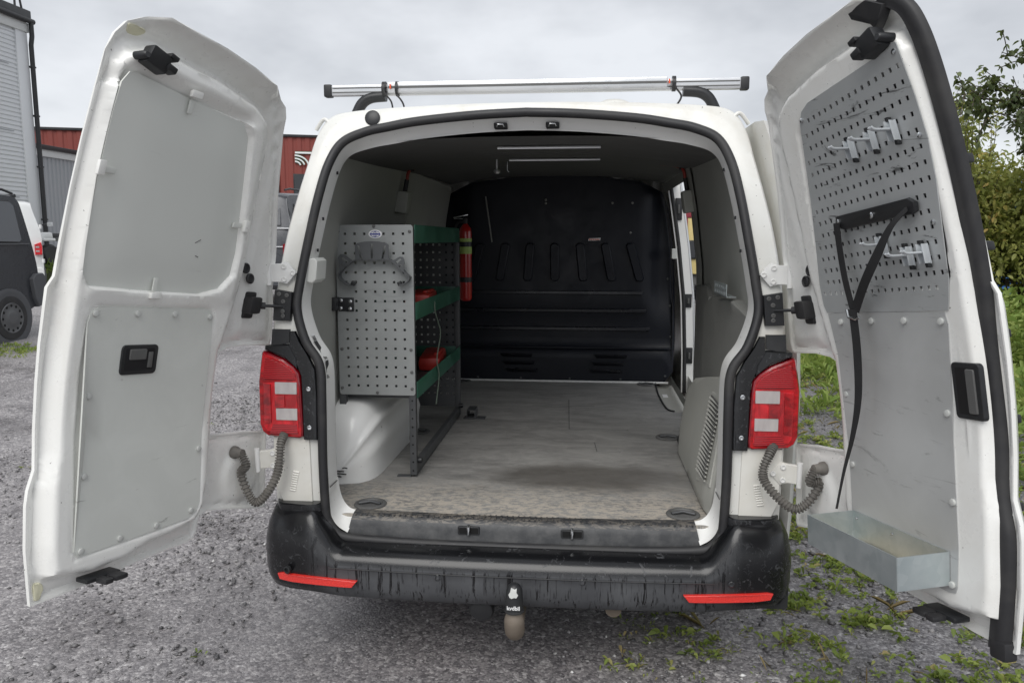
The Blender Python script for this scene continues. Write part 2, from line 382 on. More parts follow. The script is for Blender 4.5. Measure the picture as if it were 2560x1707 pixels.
# van floor: worn plywood with trodden dirt, a damp patch and pale scuffs at the sill
b = MB('worn_ply_floor', (.15, .14, .12), .6)
n1 = b.noise(1, 7, .68, b.co((2.2, 5.5, 1)), .8); n2 = b.noise(1, 6, .7, b.co((11, 30, 1)), .6); n3 = b.noise(1, 5, .75, b.co((30, 62, 1)), .4); n5 = b.noise(1.1, 4, .6, dist=1.2)
c = b.mix(b.ramp(n1, [(.34, 0.), (.66, 1.)]), (.165, .162, .155), (.30, .294, .28))
c = b.mix(b.math('MULTIPLY', b.ramp(n2, [(.48, 0.), (.62, 1.)]), .5), c, (.34, .33, .31))
n7 = b.noise(1, 6, .72, b.co((6, 17, 1), (3, 1, 0)), .9); c = b.mix(b.math('MULTIPLY', b.ramp(n7, [(.54, 0.), (.70, 1.)]), .42), c, (.095, .092, .088))
yy = b.sep(1); sillf = b.math('MULTIPLY', b.ramp(b.math('ADD', yy, b.math('MULTIPLY', n5, .25)), [(.34, 1.), (.70, 0.)]), b.ramp(n3, [(.45, 0.), (.53, 1.)]))
c = b.mix(b.math('MULTIPLY', sillf, .85), c, (.48, .43, .365))
dm = b.nt.nodes.new('ShaderNodeVectorMath'); dm.operation = 'LENGTH'
b.lk(b.co((1.55, 3.6, 0), (-.38, -2.25, 0)), dm.inputs[0])
damp = b.ramp(b.math('MULTIPLY', b.math('ADD', dm.outputs['Value'], b.math('MULTIPLY', b.noise(4, 4, .6), .75)), .5), [(.42, 1.), (.60, 0.)])
b.set('Base Color', b.mix(b.math('MULTIPLY', damp, .66), c, (.085, .077, .067))); b.set('Roughness', b.mix(damp, b.ramp(n2, [(.3, .5), (.7, .72)]), .36))
b.bump(n3, .18, .004); M['floor'] = b.m
# wheel arch paint with scratched-through marks
b = MB('arch_white_paint', (.84, .84, .82), .3, 0, .3); n1 = b.noise(1, 6, .7, b.co((9, 9, 30), rot=(.1, .5, .2)), .8); n2 = b.noise(3, 4)
c = b.mix(b.math('MULTIPLY', b.ramp(n1, [(.67, 0.), (.70, 1.)]), b.ramp(n2, [(.45, 0.), (.55, 1.)])), (.84, .84, .82), (.05, .05, .05))
b.set('Base Color', c); M['arch'] = b.m

# ground: wet crushed-stone asphalt
b = MB('wet_gravel_asphalt', (.15, .15, .15), .5)
g0 = b.noise(.55, 5, .6, dist=.8); v1 = b.voro(105, out=1); v2 = b.voro(52, out=1); vd = b.voro(105, out=0); vd2 = b.voro(52, out=0); n9 = b.noise(330, 3, .7)
sx = b.nt.nodes.new('ShaderNodeSeparateColor'); b.lk(v1, sx.inputs[0]); sx2 = b.nt.nodes.new('ShaderNodeSeparateColor'); b.lk(v2, sx2.inputs[0])
t1 = b.ramp(sx.outputs[0], [(0., (.06, .058, .062)), (.40, (.17, .163, .168)), (.75, (.32, .31, .31)), (.92, (.50, .49, .485)), (1., (.72, .72, .71))])
t2 = b.ramp(sx2.outputs[1], [(0., (.10, .096, .102)), (.5, (.22, .21, .218)), (.85, (.34, .325, .325)), (1., (.62, .61, .60))])
c = b.mix(1.0, b.mix(b.ramp(n9, [(.35, .2), (.65, .8)]), t1, t2), (1.18, 1.16, 1.16), 'MULTIPLY')
c = b.mix(b.math('MULTIPLY', b.ramp(g0, [(.42, 0.), (.62, 1.)]), .30), c, (.33, .315, .318))
# road strip under and behind the van: finer, wetter, darkened as contact shade too
xx = b.sep(0); yy = b.sep(1)
uu = b.math('MULTIPLY', b.math('ADD', b.math('ADD', xx, b.math('MULTIPLY', b.math('SUBTRACT', g0, .5), 1.3)), 2.0), .25)
trk = b.ramp(b.noise(1, 4, .6, b.co((1.5, .22, 1)), .6), [(.50, 0.), (.60, 1.)])
road = b.ramp(uu, [(.10, 0.), (.33, 1.), (.60, 1.), (.70, 0.)])
wetp = b.math('MAXIMUM', b.ramp(b.noise(1.3, 5, .6, dist=.5), [(.50, 0.), (.64, 1.)]), b.math('MAXIMUM', b.math('MULTIPLY', road, .9), b.math('MULTIPLY', trk, .4)))
c = b.mix(b.math('MULTIPLY', wetp, .75), c, b.mix(1.0, c, (.58, .57, .575), 'MULTIPLY'))
slate = b.ramp(b.math('ADD', b.math('MULTIPLY', xx, .2), b.math('MULTIPLY', g0, .35)), [(.30, 0.), (.44, 1.)])
c = b.mix(b.math('MULTIPLY', slate, .75), c, b.mix(1.0, c, (.50, .51, .54), 'MULTIPLY'))
b.set('Base Color', c); b.set('Roughness', b.mix(wetp, .62, .21))
hh = b.math('ADD', b.math('MULTIPLY', vd, -.7), b.math('ADD', b.math('MULTIPLY', vd2, -.6), b.math('MULTIPLY', n9, .5)))
hh = b.math('MULTIPLY', hh, b.ramp(road, [(0., 1.), (1., .45)]))
b.bump(hh, .75, .008); M['ground'] = b.m
b = MB('loose_stone', (.2, .2, .2), .55); t = b.attr()
c = b.ramp(t, [(0., (.04, .04, .044)), (.35, (.14, .136, .142)), (.7, (.28, .272, .275)), (.9, (.46, .455, .45)), (1., (.78, .775, .76))])
b.set('Base Color', b.mix(b.ramp(b.noise(120, 3), [(.4, 0.), (.7, .35)]), c, (.24, .22, .20))); b.set('Roughness', .42); M['stone'] = b.m
def leafmat(name, stops, rough=.5, trans=.42):
    b = MB(name, (.1, .2, .05), rough); t = b.attr(); c = b.ramp(t, stops); b.set('Base Color', c); b.set('Specular IOR Level', .35)
    tr = b.nt.nodes.new('ShaderNodeBsdfTranslucent'); b.lk(b.mix(.5, c, (.36, .42, .10)), tr.inputs[0])
    ms = b.nt.nodes.new('ShaderNodeMixShader'); ms.inputs[0].default_value = trans
    out = b.nt.nodes['Material Output']; b.lk(b.b.outputs[0], ms.inputs[1]); b.lk(tr.outputs[0], ms.inputs[2]); b.lk(ms.outputs[0], out.inputs[0]); return b.m
M['weed'] = leafmat('weed_leaf', [(0., (.09, .12, .035)), (.25, (.14, .20, .045)), (.6, (.26, .34, .075)), (.85, (.38, .43, .12)), (1., (.42, .33, .16))])
M['grass'] = leafmat('grass_blade', [(0., (.085, .15, .03)), (.5, (.20, .30, .065)), (1., (.38, .44, .13))])
M['shrub'] = leafmat('shrub_leaf', [(0., (.13, .16, .045)), (.45, (.32, .345, .10)), (.8, (.46, .455, .14)), (.95, (.52, .42, .12)), (1., (.58, .42, .14))])
M['shrub2'] = leafmat('willow_shrub_leaf', [(0., (.12, .16, .06)), (.5, (.27, .32, .11)), (1., (.42, .46, .19))])
M['tree_leaf'] = leafmat('tree_leaf', [(0., (.045, .065, .03)), (.5, (.085, .11, .05)), (1., (.15, .18, .08))], .5, .25)
M['bark'] = scuffed('bark', (.075, .062, .048), .85, 0, (.13, .11, .09), (.03, .025, .02), .7, .3)

# ------------------------------------------------------------------ ground
gx = np.concatenate([np.linspace(-160, -30, 12), np.linspace(-26, 26, 53), np.linspace(30, 160, 12)])
gy = np.concatenate([np.linspace(-60, -8, 8), np.linspace(-6, 26, 65), np.linspace(30, 200, 14)])
GV = [(x, y, ground_z(y) + .012 * math.sin(x * 1.7 + y) * math.sin(y * 1.3 - .6 * x) * (1 if abs(x) < 20 else 0)) for y in gy for x in gx]
nx = len(gx); GF = [(j * nx + i, j * nx + i + 1, (j + 1) * nx + i + 1, (j + 1) * nx + i) for j in range(len(gy) - 1) for i in range(nx - 1)]
tag(mobj('ground', GV, GF, M['ground'], smooth=60), kind='structure')

# ------------------------------------------------------------------ the van
def G(z): return .25 * max(0.0, (z - 1.0) / 1.1) ** 1.6        # rear lean of the tail
VAN = empty('white_van', (0, 1.9, 0), 'white panel van seen from behind with both rear doors wide open', 'van')

SO_h = [(0, .486), (.3, .487), (.5, .490), (.66, .497), (.72, .520), (.745, .555), (.756, .600), (.762, .80), (.758, 1.05), (.766, 1.17), (.824, 1.26), (.858, 1.38),
        (.848, 1.49), (.822, 1.66), (.798, 1.81), (.768, 1.934), (.718, 2.024), (.63, 2.066), (.54, 2.086), (.416, 2.108), (.2, 2.128), (0, 2.137)]
SI_h = [(0, .506), (.3, .508), (.5, .515), (.66, .526), (.695, .545), (.718, .575), (.730, .61), (.736, .80), (.734, 1.05), (.744, 1.185), (.796, 1.27), (.834, 1.385),
        (.826, 1.49), (.800, 1.655), (.774, 1.80), (.744, 1.92), (.700, 1.996), (.62, 2.036), (.53, 2.055), (.410, 2.075), (.2, 2.095), (0, 2.103)]
SIL_h = [(0, .46), (.3, .46), (.55, .46), (.75, .46), (.90, .46), (.945, .50), (.950, .60), (.955, .80), (.960, 1.05), (.958, 1.17), (.952, 1.26), (.944, 1.38),
         (.936, 1.49), (.912, 1.66), (.880, 1.81), (.850, 1.934), (.822, 2.045), (.775, 2.118), (.68, 2.142), (.44, 2.157), (.2, 2.164), (0, 2.166)]
def loop(h, n=7):
    H = catmull(h, n); return np.vstack([H, (H * [-1, 1])[::-1][1:-1]])
SO, SI, SIL = loop(SO_h), loop(SI_h), loop(SIL_h); NL = len(SO)
def ring(P, yf): return [(x, yf(z), z) for x, z in P]
def roofz(x, y, z):
    if z > 1.9:
        k = S(z, 1.9, 2.12)
        z += .05 * float(S(y, .32, 1.8)) * float(k)
        if .455 < abs(x) < .575 and z > 2.1: z -= .024 * float(S(abs(x), .455, .475) * (1 - S(abs(x), .545, .575)))
    return z
def shell_rings(rings, mat, name, parent, skip=None, sm=40):
    V = [p for r in rings for p in r]; F = []
    for k in range(len(rings) - 1):
        for i in range(NL):
            j = (i + 1) % NL
            if skip and skip(k, rings[k][i], rings[k + 1][i]): continue
            F.append((k * NL + i, k * NL + j, (k + 1) * NL + j, (k + 1) * NL + i))
    return mobj(name, V, F, mat, parent, smooth=sm)
lerp = lambda a, b_, t: a * (1 - t) + b_ * t
rr = [ring(SO, lambda z: G(z) + .014), ring(lerp(SO, SIL, .06), lambda z: G(z) + .004), ring(lerp(SO, SIL, .55), lambda z: G(z) + .002), ring(lerp(SO, SIL, .86), lambda z: G(z) + .008), ring(lerp(SO, SIL, .97), lambda z: G(z) + .022)]
shell = lambda y, zs=1, xs=1: [(x * xs, y, roofz(x, y, z) * zs + (1 - zs) * .46) for x, z in SIL]
rr.append([(x, G(z) + .05, roofz(x, .32, z)) for x, z in SIL])
for y, xs in ((.45, 1.008), (.8, 1.014), (1.2, 1.022), (1.66, 1.032), (3.06, 1.06), (3.5, 1.06)): rr.append(shell(y, 1, xs))
rr.append(shell(3.95, .985, 1.05)); rr.append(shell(4.45, .70, 1.03)); rr.append(shell(4.75, .50, 1.0)); rr.append(shell(5.12, .42, .90)); rr.append(shell(5.2, .2, .8))
skip = lambda k, a, c_: abs(a[1] - 1.66) < .01 and a[0] > .5 and .60 < a[2] < 2.03
BODY = shell_rings(rr, M['paint'], 'body', VAN, skip)
# pillar faces low at the back corners are dirtier: separate stamped panels
for sd in (-1, 1):
    poly = [(sd * a, c_) for a, c_ in ((.795, .62), (.90, .62), (.935, .70), (.94, .90), (.85, .905), (.80, .9))]
    prism('corner_panel', poly, lambda u, v, w: (u, w, v), -.004, .02, M['pillar_dirty'], VAN, .004)
    for k in range(9):
        z = .69 + k * .009
        tube('weld_bead', [(sd * (.86 - k * .002), -.005, z), (sd * (.882 - k * .002), -.0065, z + .004)], .0035, M['pillar_dirty'], VAN, 6)

# jamb (white return inside the seal), left open over the sill
def jring(dy, d, dtop):
    P = inset(SI, d); Q = inset(SI, d + dtop); out = []
    for (x, z), (x2, z2), (x0, z0) in zip(P, Q, SI):
        k = float(S(z0, 1.93, 2.06)); out.append((x * (1 - k) + x2 * k, G(z0) + dy * (1 - .45 * k), z * (1 - k) + z2 * k))
    return out
jr = [jring(.002, 0, 0), jring(.03, .004, .012), jring(.092, .010, .062), jring(.098, .010, .074), jring(.104, .004, .070), [(x * .985, G(z) + .106, z * .99 + .01) for x, z in SIL]]
low = lambda k, a, c_: a[2] < .70 and k < 4
JAMB = shell_rings(jr, M['jamb'], 'jamb', VAN, low, 50)
for sd in (-1, 1):      # pressed bottom corners of the jamb
    A = catmull([(.7365, .003, .72), (.733, .003, .64), (.728, .003, .60), (.716, .003, .570), (.695, .003, .546), (.664, .003, .528)], 4)
    B = catmull([(.727, .096, .72), (.722, .104, .66), (.712, .106, .625), (.695, .102, .602), (.672, .090, .592), (.634, .074, .590)], 4)
    V = []; F = []; nj = 7
    for a_, b2 in zip(A, B):
        for j in range(nj):
            t = j / (nj - 1); q = a_ * (1 - t) + b2 * t; V.append((sd * (q[0] + .006 * math.sin(t * math.pi) * (1 if t < .5 else .6)), q[1], q[2] - .006 * math.sin(t * math.pi)))
    for i in range(len(A) - 1):
        for j in range(nj - 1): F.append((i * nj + j, i * nj + j + 1, (i + 1) * nj + j + 1, (i + 1) * nj + j))
    mobj('jamb_corner', V, F, M['jamb'], VAN, 60)
    box('joint_line', (sd * .7285, .05, .705), (.002, .085, .004), M['trim_dark'], VAN)
    for z, y in ((1.9, .22), (1.72, .13), (1.60, .12)):
        box('clip_hole', (sd * np.interp(z, [1.6, 1.9], [.797, .743]), y + .03, z), (.006, .008, .012), M['black_plastic'], VAN)
mid = (SO + SI) / 2
SEAL = tube('door_seal', [(x, G(z) - .006, z) for x, z in mid], .0175, M['rubber'], VAN, 12, closed=True)
lip = inset(mid, .012); tube('seal_lip', [(x, G(z) - .002, z) for x, z in lip], .007, M['rubber'], SEAL, 8, closed=True)

# roof rear edge trim step, camera hole, roof vent dome
lathe('roof_vent', [(.085, 0), (.083, .012), (.07, .030), (.04, .043), (.002, .047)], (.34, .55, 2.166), (0, 0, 1), M['paint'], VAN, 28)
lathe('high_brake_light_base', [(.030, 0), (.030, .012), (.022, .016), (.003, .017)], (-.598, .262, 2.106), (0, -1, .25), M['black_plastic'], VAN, 20)
for sd in (-1, 1):   # stamped gutter corner
    tube('gutter_ridge', catmull([(sd * .835, .285, 2.07), (sd * .80, .275, 2.108), (sd * .772, .268, 2.090), (sd * .742, .262, 2.055)], 6), .008, M['paint'], VAN, 8)
# side drip rails
# sill
sx_ = np.linspace(-.672, .672, 28); sec = [(.075, .588), (.05, .589), (.028, .584), (.016, .570), (.010, .548), (.006, .522), (.004, .505)]
V = []; F = []
for i, x in enumerate(sx_):
    e = abs(x) / .672
    for (y, z) in sec: V.append((x * (1 - .02 * (z - .5) / .09 * 1.6) if abs(x) > .6 else x, y + .012 * e * e, z + .006 * e * e))
ns = len(sec)
for i in range(len(sx_) - 1):
    for k in range(ns - 1): F.append((i * ns + k, (i + 1) * ns + k, (i + 1) * ns + k + 1, i * ns + k + 1))
SILL = mobj('sill_plate', V, F, M['sill'], VAN, 40)
for i in range(60):
    x = -.64 + i * 1.28 / 59; box('sill_rib', (x, .052, .5895), (.006, .040, .004), M['sill'], SILL)
for x in (-.195, .195):
    fr = prism('latch_recess', rrect(x - .042, x + .042, .534, .566, .006), lambda u, v, w: (u, w + .04 * (v - .534), v), .0055, .03, M['black_plastic'], VAN, .003)
    prism('latch_hole', rrect(x - .036, x + .036, .539, .561, .004), lambda u, v, w: (u, w + .04 * (v - .534), v), .0048, .02, MB('latch_void', (.004, .004, .004), .9).m, fr, .001)
    tube('striker', [(x, .004, .537), (x, -.004, .540), (x, -.004, .566), (x, .008, .570)], .006, M['chrome'], fr, 8)
for x in (-.1, .1):
    fr = prism('latch_recess', rrect(x - .026, x + .026, 2.064, 2.085, .005), lambda u, v, w: (u, G(2.10) + .002 + (2.10 - v) * .75 + w, v), -.004, .03, M['black_plastic'], VAN, .003)
    tube('striker', [(x - .014, G(2.1) + .018, 2.070), (x - .01, G(2.1) + .008, 2.078), (x + .01, G(2.1) + .008, 2.078), (x + .014, G(2.1) + .018, 2.070)], .003, M['chrome'], fr, 8)
# rating stickers on the left jamb curve
for k, (z, L, c_) in enumerate(((1.272, .03, 'white_print'), (1.235, .05, 'black_plastic'), (1.200, .016, 'white_print'), (1.165, .045, 'black_plastic'), (1.128, .02, 'white_print'))):
    x = -float(np.interp(z, [1.05, 1.185, 1.27, 1.385], [.734, .744, .796, .834])); x2 = -float(np.interp(z + .02, [1.05, 1.185, 1.27, 1.385], [.734, .744, .796, .834]))
    sl = (x2 - x) / .02; V = [(x + .0055 + sl * a, G(z) + yy_, z + a) for a in (-L / 2, L / 2) for yy_ in (.016, .05)]
    mobj('rating_sticker', V, [(0, 1, 3, 2)], M[c_], JAMB)
    if c_ == 'white_print':
        for q in range(3):
            V2 = [(v[0] + .001, G(z) + .019 + q * .010 + (0 if i % 2 == 0 else .007), v[2] * .7 + z * .3) for i, v in enumerate(V)]
            mobj('print_bar', V2, [(0, 1, 3, 2)], M['trim_dark'], JAMB)
# white lock cover on the left jamb
prism('lock_cover', [(-.838, 1.482), (-.838, 1.566), (-.79, 1.572), (-.778, 1.560), (-.785, 1.49), (-.80, 1.476)], lambda u, v, w: (u, w, v), .085, .19, M['white_plastic'], VAN, .008)

# bumper: sections along a plan path
path = [(0, -.135), (.2, -.134), (.45, -.128), (.62, -.120), (.69, -.117), (.73, -.114), (.78, -.110), (.86, -.096), (.93, -.070), (.975, -.028), (1.0, .030), (1.010, .11), (1.012, .30), (1.012, .56)]
secC = [(.15, .502), (.10, .504), (.055, .500), (.022, .487), (.006, .468), (0, .448), (-.002, .440), (.002, .434), (.001, .405), (.004, .365), (.014, .325), (.035, .312), (.12, .312)]
secE = [(.16, .632), (.075, .636), (.050, .630), (.036, .608), (.016, .562), (.004, .505), (.0, .455), (.003, .446), (.002, .405), (.008, .360), (.022, .330), (.05, .322), (.12, .322)]
Ph = catmull(path, 6); full = np.vstack([(Ph * [-1, 1])[::-1], Ph[1:]]); T = np.gradient(full, axis=0); T /= np.linalg.norm(T, axis=1)[:, None]
V = []; F = []; nsec = len(secC)
for (x, y), (tx, ty) in zip(full, T):
    w = float(S(abs(x), .66, .80)) if abs(x) < .95 else 1.0
    for (i0, z0), (i1, z1) in zip(secC, secE):
        d = i0 * (1 - w) + i1 * w; V.append((x - ty * d, y + tx * d, z0 * (1 - w) + z1 * w))
for i in range(len(full) - 1):
    for k in range(nsec - 1): F.append((i * nsec + k, (i + 1) * nsec + k, (i + 1) * nsec + k + 1, i * nsec + k + 1))
BUMP = mobj('rear_bumper', V, F, M['bumper'], VAN, 50)
for sd in (-1, 1):
    P = [(sd * x, z) for x, z in ((.612, .369), (.592, .394), (.65, .396), (.70, .398), (.75, .399), (.80, .400), (.85, .400), (.89, .399), (.912, .392), (.902, .372), (.85, .372), (.80, .372), (.75, .371), (.70, .370), (.65, .369))]
    yf = lambda x: float(np.interp(abs(x), [.45, .62, .69, .73, .78, .82, .86, .89, .92, .945, .962], [-.128, -.120, -.117, -.114, -.110, -.104, -.096, -.085, -.070, -.050, -.028]))
    rf_ = prism('reflector', P, lambda u, v, w: (u, yf(u) + w, v), -.012, .012, M['reflector'], BUMP, .003)
    prism('bumper_cap', rrect(min(sd * .755, sd * .950), max(sd * .755, sd * .950), -.052, .06, .045), lambda u, v, w: (u, v + .06 * max(0, (abs(u) - .85) / .1) ** 2, w), .650, .620, M['bumper'], BUMP, .010)
    prism('mud_flap', rrect(.72, .985, .298, .40, .012) if sd > 0 else rrect(-.90, -.64, .312, .40, .02), lambda u, v, w: (u, w, v), -.005 if sd > 0 else -.04, .012, M['black_plastic'] if sd > 0 else M['bumper'], VAN, .003)
lathe('sensor_hole', [(.014, 0), (.014, .012), (.009, .013), (.008, .004)], (-.862, -.099, .418), (-.3, -1, 0), M['black_plastic'], BUMP, 18)
for x, z in ((-.29, .425), (.235, .43), (.76, .435)):
    lathe('bumper_plug', [(.012, 0), (.012, .004), (.008, .006), (.002, .004)], (x, -.131 if abs(x) < .5 else -.109, z), (0, -1, .0), M['bumper'], BUMP, 16)
tube('seam_line', [(x, y - .0018, .437) for x, y in full[20:-20] if abs(x) < .70], .0016, M['black_plastic'], BUMP, 6)
# tow bar under the bumper
tube('tow_bar', catmull([(0, .25, .33), (0, .05, .28), (0, -.09, .262), (0, -.16, .262), (0, -.205, .275), (0, -.222, .31), (0, -.224, .36)], 6), .024, M['rust'], VAN, 14, rf=lambda t, i: .026 + .010 * float(S(t, .4, .7)) - .012 * float(S(t, .86, 1)))
lathe('tow_socket', [(.045, 0), (.047, .03), (.04, .04), (.02, .045)], (-.135, -.05, .285), (0, -1, -.1), M['black_plastic'], VAN, 20)
tube('exhaust_pipe', [(.35, .2, .30), (.35, -.06, .295)], .03, M['rust'], VAN, 14)
box('tow_crossbeam', (0, .2, .36), (1.5, .1, .08), M['black_plastic'], VAN, .01)
# ball cover
CAP = empty('tow_ball_cover', (0, -.224, .36), 'black plastic tow ball cover with white lettering on the bumper', 'cover')
lathe('cover_shell', [(.035, 0), (.035, .004), (.0315, .006), (.0305, .05), (.0285, .075), (.022, .092), (.012, .1), (.002, .102)], (0, -.226, .358), (0, 0, 1), M['black_plastic'], CAP, 32)
P = [(-.009, .452), (-.012, .438), (-.018, .428), (-.014, .420), (-.006, .417), (.002, .421), (.010, .419), (.016, .427), (.010, .437), (.011, .450), (.004, .447)]
prism('worn_patch', P, lambda u, v, w: (u, -.226 - math.sqrt(max(0, (.0335 - .30 * max(0, v - .42)) ** 2 - u * u)) + w, v), -.0012, .003, M['bolt'], CAP, .001)
fc = bpy.data.curves.new('lettering', 'FONT'); fc.body = 'kvdbil'; fc.size = .0195; fc.align_x = 'CENTER'; fc.extrude = .0008; fc.offset = .0004
fo = bpy.data.objects.new('lettering_curve', fc); COL.objects.link(fo); bpy.context.view_layer.update()
lm = bpy.data.meshes.new_from_object(fo.evaluated_get(bpy.context.evaluated_depsgraph_get())); bpy.data.objects.remove(fo)
mobj('lettering', [(v.co.x, -.2605 - v.co.z, .377 + v.co.y) for v in lm.vertices], [list(q.vertices) for q in lm.polygons], M['white_print'], CAP)

# tail lamps
lamp_o = [(.818, .906), (.83, .899), (.955, .904), (.980, .916), (.996, .945), (.995, 1.11), (.985, 1.165), (.974, 1.224), (.966, 1.228), (.888, 1.198), (.848, 1.170), (.828, 1.145), (.822, 1.10), (.816, .93)]
for sd in (-1, 1):
    mpL = lambda u, v, w: (sd * u, w + (.022 * max(0, (u - .93) / .06) ** 2 if u > .93 else 0) + .5 * G(v), v)
    L = prism('tail_lamp', lamp_o, mpL, -.022, .16, M['lamp_dark'], VAN, .012)
    inn = inset(lamp_o, .0105); prism('lens', inn, mpL, -.0245, -.015, M['lamp_red'], L, .004)
    prism('lens_band', [(.832, .925), (.955, .925), (.968, .94), (.968, 1.108), (.836, 1.118)], mpL, -.0262, -.02, M['lamp_bright'], L, .002)
    prism('lens_top', [(.838, 1.122), (.966, 1.122), (.962, 1.165), (.955, 1.205), (.892, 1.182), (.86, 1.163), (.842, 1.142)], mpL, -.0262, -.02, M['lamp_rib'], L, .002)
    prism('lens_bottom', [(.834, .918), (.945, .918), (.928, .955), (.838, .955)], mpL, -.0278, -.022, M['lamp_rib'], L, .001)
    prism('lens_side', [(.936, .96), (.966, .95), (.966, 1.105), (.936, 1.105)], mpL, -.0278, -.022, M['lamp_red'], L, .001)
    prism('reverse_light', rrect(.834, .918, 1.069, 1.114, .002, 2), mpL, -.0285, -.022, M['lamp_clear'], L, .002)
    prism('turn_signal', rrect(.834, .916, .970, 1.015, .002, 2), mpL, -.0285, -.022, M['lamp_clear'], L, .002)
    prism('fog_light', rrect(.882, .920, 1.018, 1.066, .002, 2), mpL, -.0285, -.022, M['lamp_red'], L, .001)
    # black trim between lamp and seal, cap above the lamp
    T1 = [(.766, .893), (.763, 1.05), (.771, 1.160), (.800, 1.215), (.832, 1.262), (.850, 1.30), (.868, 1.30), (.868, 1.255), (.885, 1.225), (.87, 1.205), (.838, 1.172), (.822, 1.135), (.818, 1.06), (.817, .893)]
    prism('lamp_trim', T1, lambda u, v, w: (sd * u, G(v) + w, v), -.018, .02, M['bumper'], VAN, .006)
    prism('lamp_cap', [(.835, 1.160), (.886, 1.204), (.962, 1.232), (.962, 1.246), (.872, 1.252), (.84, 1.20)], lambda u, v, w: (sd * u, G(v) + w, v), -.022, .08, M['bumper'], VAN, .008)
    prism('black_panel', [(.872, 1.256), (.945, 1.240), (.942, 1.306), (.872, 1.306)], lambda u, v, w: (sd * u, G(v) + w + .006, v), -.010, .02, M['black_plastic'], VAN, .003)
    for z in (1.088, .942): lathe('trim_screw', [(.009, 0), (.009, .003), (.006, .004), (.003, .001)], (sd * .792, G(z) - .019, z), (0, -1, 0), M['chrome'], VAN, 12)
    # hinges and stay plate on the body
    for (hz, off) in ((1.517, .055), (.812, -.002)):
        hx = .89 if hz > 1 else .94
        P = [(sd * (hx - .042), hz), (sd * (hx - .004), hz + .042), (sd * (hx + .022), hz + .034), (sd * (hx + .06), hz + .034), (sd * (hx + .06), hz - .034), (sd * (hx + .022), hz - .034), (sd * (hx - .004), hz - .042)]
        H = prism('hinge', P, lambda u, v, w: (u, w + (.0 if abs(u) < hx + .02 else -.02 * (abs(u) - hx - .02) / .04), v), off - .006, off + .012, M['pillar_dirty'] if hz < 1 else M['jamb'], VAN, .003)
        tube('hinge_pin', [(sd * (hx + .058), off - .022, hz - .045), (sd * (hx + .058), off - .022, hz + .045)], .010, M['jamb'], H, 10)
        for dx, dz in ((-.030, 0), (.004, .024), (.004, -.024)):
            lathe('hinge_bolt', [(.010, 0), (.010, .004), (.007, .005), (.005, .002)], (sd * (hx + dx), off - .0065, hz + dz), (0, -1, 0), M['jamb'], H, 12)
    P = [(sd * a, c_) for a, c_ in ((.858, 1.445), (.922, 1.456), (.934, 1.34), (.868, 1.338), (.862, 1.40))]
    ST = prism('stay_plate', P, lambda u, v, w: (u, w, v), .020, .045, M['black_plastic'], VAN, .003)
    for dx, dz in ((.875, 1.435), (.905, 1.440), (.890, 1.412), (.893, 1.358), (.893, 1.375)):
        lathe('plate_bolt', [(.008, 0), (.008, .004), (.004, .005), (.003, .002)], (sd * dx, .0195, dz), (0, -1, 0), M['trim_dark'], ST, 12)

# wheels
for sd in (-1, 1):
    for wy in (1.15, 4.15):
        w = lathe('wheel', [(.20, 0), (.30, .01), (.335, .035), (.342, .06), (.342, .15), (.335, .18), (.30, .20), (.20, .21)], (sd * .72, wy, .342), (sd, 0, 0), M['rubber'], VAN, 36)
        lathe('rim', [(.215, .0), (.205, .010), (.12, .003), (.06, .014), (.004, .014)], (sd * (.72 + .211), wy, .342), (sd, 0, 0), M['trim_dark'], w, 28)
box('underbody', (0, 2.6, .40), (1.7, 4.6, .13), M['black_plastic'], VAN, .02)

# ---- inside
wallx = lambda z: float(np.interp(z, [.5, 1.15, 1.5, 1.8, 2.0, 2.1], [.875, .875, .860, .822, .785, .755]))
ceilz = lambda x, y: 2.036 + .066 * float(S(y, .3, 2.9)) - .055 * abs(x / .8) ** 3
zs = np.linspace(.57, 2.03, 26)
def wall(name, sd, ys, parent, hole=None):
    V = [(sd * wallx(z), max(y, G(z) + .100), z) for y in ys for z in zs]; nz = len(zs); F = []
    for j in range(len(ys) - 1):
        for k in range(nz - 1):
            if hole and hole(ys[j], zs[k]): continue
            F.append((j * nz + k, j * nz + k + 1, (j + 1) * nz + k + 1, (j + 1) * nz + k))
    return mobj(name, V, F, M['wall'], parent, 50)
LW = wall('left_wall_lining', -1, np.linspace(.11, 3.06, 10), VAN)
RW = wall('right_wall_lining', 1, np.concatenate([np.linspace(.11, 1.62, 6), [3.0, 3.06]]), VAN, lambda y, z: y > 1.6 and y < 2.9 and .62 < z < 1.97)
cx_ = np.linspace(-.79, .79, 21); cy_ = np.linspace(.285, 3.05, 12)
V = [(x, y, ceilz(x, y)) for y in cy_ for x in cx_]; F = [(j * 21 + i, j * 21 + i + 1, (j + 1) * 21 + i + 1, (j + 1) * 21 + i) for j in range(11) for i in range(20)]
HEAD = mobj('headliner', V, F, M['headliner'], VAN, 60)
for y, x0, x1 in ((.60, -.15, .29), (1.30, -.17, .30)):
    box('ceiling_rail', ((x0 + x1) / 2, y, ceilz(0, y) - .010), (x1 - x0, .024, .012), M['alu'], HEAD, .003)
for y in (.98, 1.62): box('headliner_seam', (0, y, ceilz(0, y) - .001), (1.3, .006, .004), M['trim_dark'], HEAD)
# ceiling hooks
tube('ceiling_hook', [(-.20, 1.5, ceilz(.2, 1.5)), (-.20, 1.5, ceilz(.2, 1.5) - .05), (-.19, 1.5, ceilz(.2, 1.5) - .06)], .006, M['chrome'], HEAD, 8)
lathe('ceiling_knob', [(.006, 0), (.006, .05), (.016, .055), (.018, .065), (.01, .075), (.002, .076)], (-.24, 1.35, ceilz(.24, 1.35)), (0, 0, -1), M['alu'], HEAD, 14)
